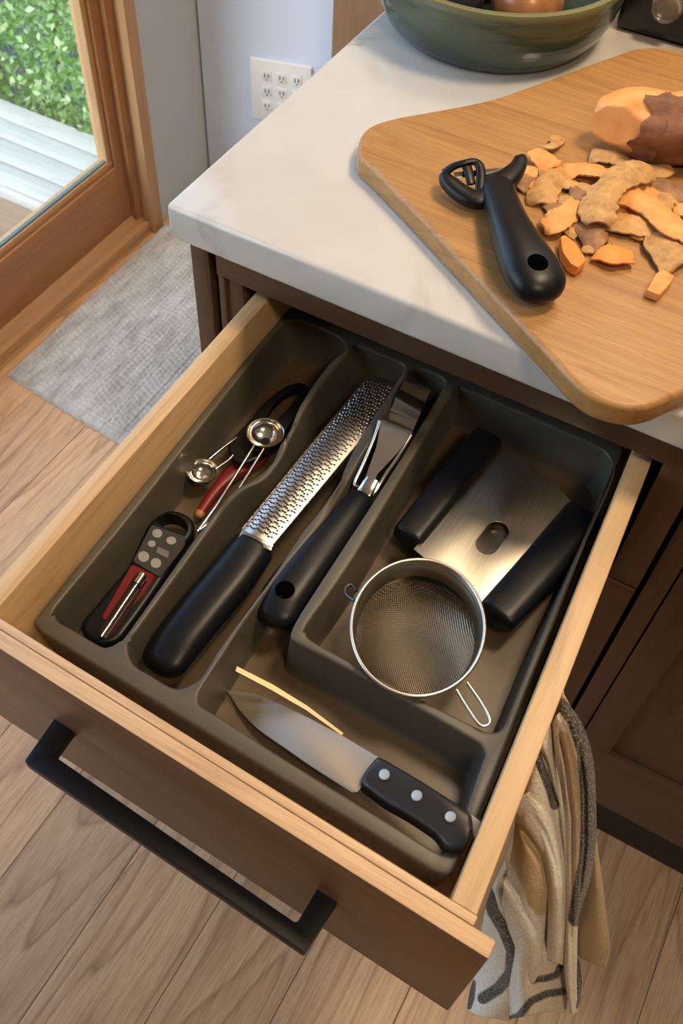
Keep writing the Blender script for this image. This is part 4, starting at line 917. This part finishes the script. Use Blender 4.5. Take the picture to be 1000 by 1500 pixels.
S0 = [ # lower left fold that passes behind the drawer front
 [(738,1262,-.030),(722,1296,-.026),(712,1325,-.026),(706,1360,-.03),(700,1410,-.045),(688,1450,-.06),(684,1478,-.06)],
 [(742,1272,-.020),(726,1300,-.010),(722,1332,-.008),(728,1370,-.008),(730,1410,-.016),(712,1448,-.036),(700,1488,-.04)],
 [(746,1285,-.018),(738,1320,-.004),(742,1352,.0),(750,1390,.0),(752,1425,-.008),(742,1456,-.02),(722,1492,-.03)],
 [(748,1295,-.022),(748,1330,-.012),(762,1360,-.008),(772,1395,-.008),(772,1430,-.012),(762,1462,-.02),(748,1496,-.03)],
]
st0 = [ ([(712,1300),(722,1335),(738,1362),(750,1392),(748,1425),(730,1448),(708,1462)], 9, BLK), ([(718,1278),(726,1300),(738,1330)], 5, WHT), ([(692,1440),(690,1462),(686,1474)], 5, BLK)]
sheet(S0, st0, CRM, 18, 160, [([(738,1280),(745,1320),(763,1360),(764,1410),(745,1460)], .012, 5)])
S2 = [ # beige fold and black checked band on the right
 [(806,1066,-.002),(812,1110,.0),(822,1160,.002),(828,1220,.002),(829,1290,.002),(828,1360,.0),(826,1420,-.002),(834,1482,-.004)],
 [(812,1052,.008),(820,1095,.010),(831,1150,.011),(838,1215,.011),(838,1290,.010),(835,1360,.007),(832,1420,.003),(838,1487,.0)],
 [(818,1044,.010),(831,1085,.013),(843,1145,.013),(849,1215,.012),(848,1290,.009),(843,1340,.005),(838,1400,.001),(842,1484,-.002)],
 [(824,1032,.010),(843,1075,.015),(857,1130,.015),(861,1200,.012),(860,1260,.008),(852,1310,.003),(843,1350,.0),(844,1470,-.004)],
 [(826,1022,.004),(852,1060,.006),(868,1110,.006),(873,1180,.004),(872,1240,.0),(864,1290,-.006),(847,1352,-.010),(846,1460,-.010)],
]
st2 = [ ([(824,1080),(840,1130),(846,1200),(846,1280),(840,1340)], 9, PNK), ([(820,1024),(843,1055),(857,1100),(862,1160),(863,1210),(860,1260),(850,1310),(844,1345)], 12.5, BLK), ([(862,1120),(866,1200),(864,1260)], 8, BLK) ]
sheet(S2, st2, CRM, 16, 240, [([(816,1060),(828,1120),(838,1200),(838,1300),(835,1400)], .008, 3), ([(848,1090),(857,1160),(857,1240),(848,1320)], .006, 2.5)])
S4 = [ [(858,1228,-.020),(853,1290,-.020),(846,1330,-.02),(838,1362,-.02),(840,1396,-.02)], [(864,1226,-.014),(864,1290,-.010),(860,1340,-.008),(856,1380,-.008),(852,1404,-.01)], [(869,1226,-.012),(875,1290,-.007),(877,1345,-.005),(877,1385,-.005),(868,1412,-.006)], [(873,1228,-.016),(882,1290,-.014),(888,1345,-.012),(893,1388,-.012),(886,1418,-.014)] ]
sheet(S4, [([(866,1232),(874,1300),(880,1380)], 60, (.42,.30,.17))], CRM, 6, 40)
S5 = [ [(836,1400,-.014),(834,1440,-.014),(838,1480,-.014)], [(842,1402,-.008),(845,1440,-.006),(843,1484,-.008)], [(848,1404,-.012),(853,1445,-.012),(846,1482,-.014)] ]
sheet(S5, [([(843,1408),(847,1440),(844,1472)], 6, BLK)], CRM, 6, 24)
S6 = [ [(816,1010,-.004),(816,1030,-.004),(820,1060,-.004)], [(824,1014,.0),(826,1030,.0),(832,1060,.0)], [(829,1022,-.004),(836,1036,-.004),(846,1056,-.004)] ]
sheet(S6, [], (.55,.42,.30), 5, 12)
bmesh.ops.recalc_face_normals(cloth, faces=cloth.faces[:])
me = bpy.data.meshes.new('dish_towel'); cloth.to_mesh(me); cloth.free(); me.shade_smooth()
t = MT('woven_cotton', .9, 0, (.6,.6,.6), .2); at_n = t.n('ShaderNodeVertexColor'); at_n.layer_name = 'stripe'
ch = t.n('ShaderNodeTexVoronoi'); t.l(t.map((1,1,.8), (0,.5,.7)), ch.inputs['Vector']); ch.inputs['Scale'].default_value = 520
sx = t.n('ShaderNodeSeparateColor'); t.l(at_n.outputs[0], sx.inputs[0])
isb = t.math('LESS_THAN', sx.outputs[0], .12); fl_ = t.ramp(ch.outputs['Distance'], [(.26,(1,1,1)),(.40,(0,0,0))])
n3 = t.noise(t.co, 380, 3, .6); dk_ = t.mix(t.math('MULTIPLY', t.ramp(n3, [(.35,(1,1,1)),(.6,(0,0,0))]), .3), at_n.outputs[0], (.30,.22,.14))
t.color(t.mix(t.math('MULTIPLY', t.math('MULTIPLY', isb, fl_), .42), dk_, (.55,.54,.52))); t.bump(ch.outputs['Distance'], .5, .0008); t.b.inputs['Sheen Weight'].default_value = .2
me.materials.append(t.m); o = bpy.data.objects.new('dish_towel', me); COL.objects.link(o)
md = o.modifiers.new('thickness', 'SOLIDIFY'); md.thickness = .0022; md.offset = -1
tag(o, 'cream dish towel with tan and black check stripes hanging beside the open drawer', 'towel')
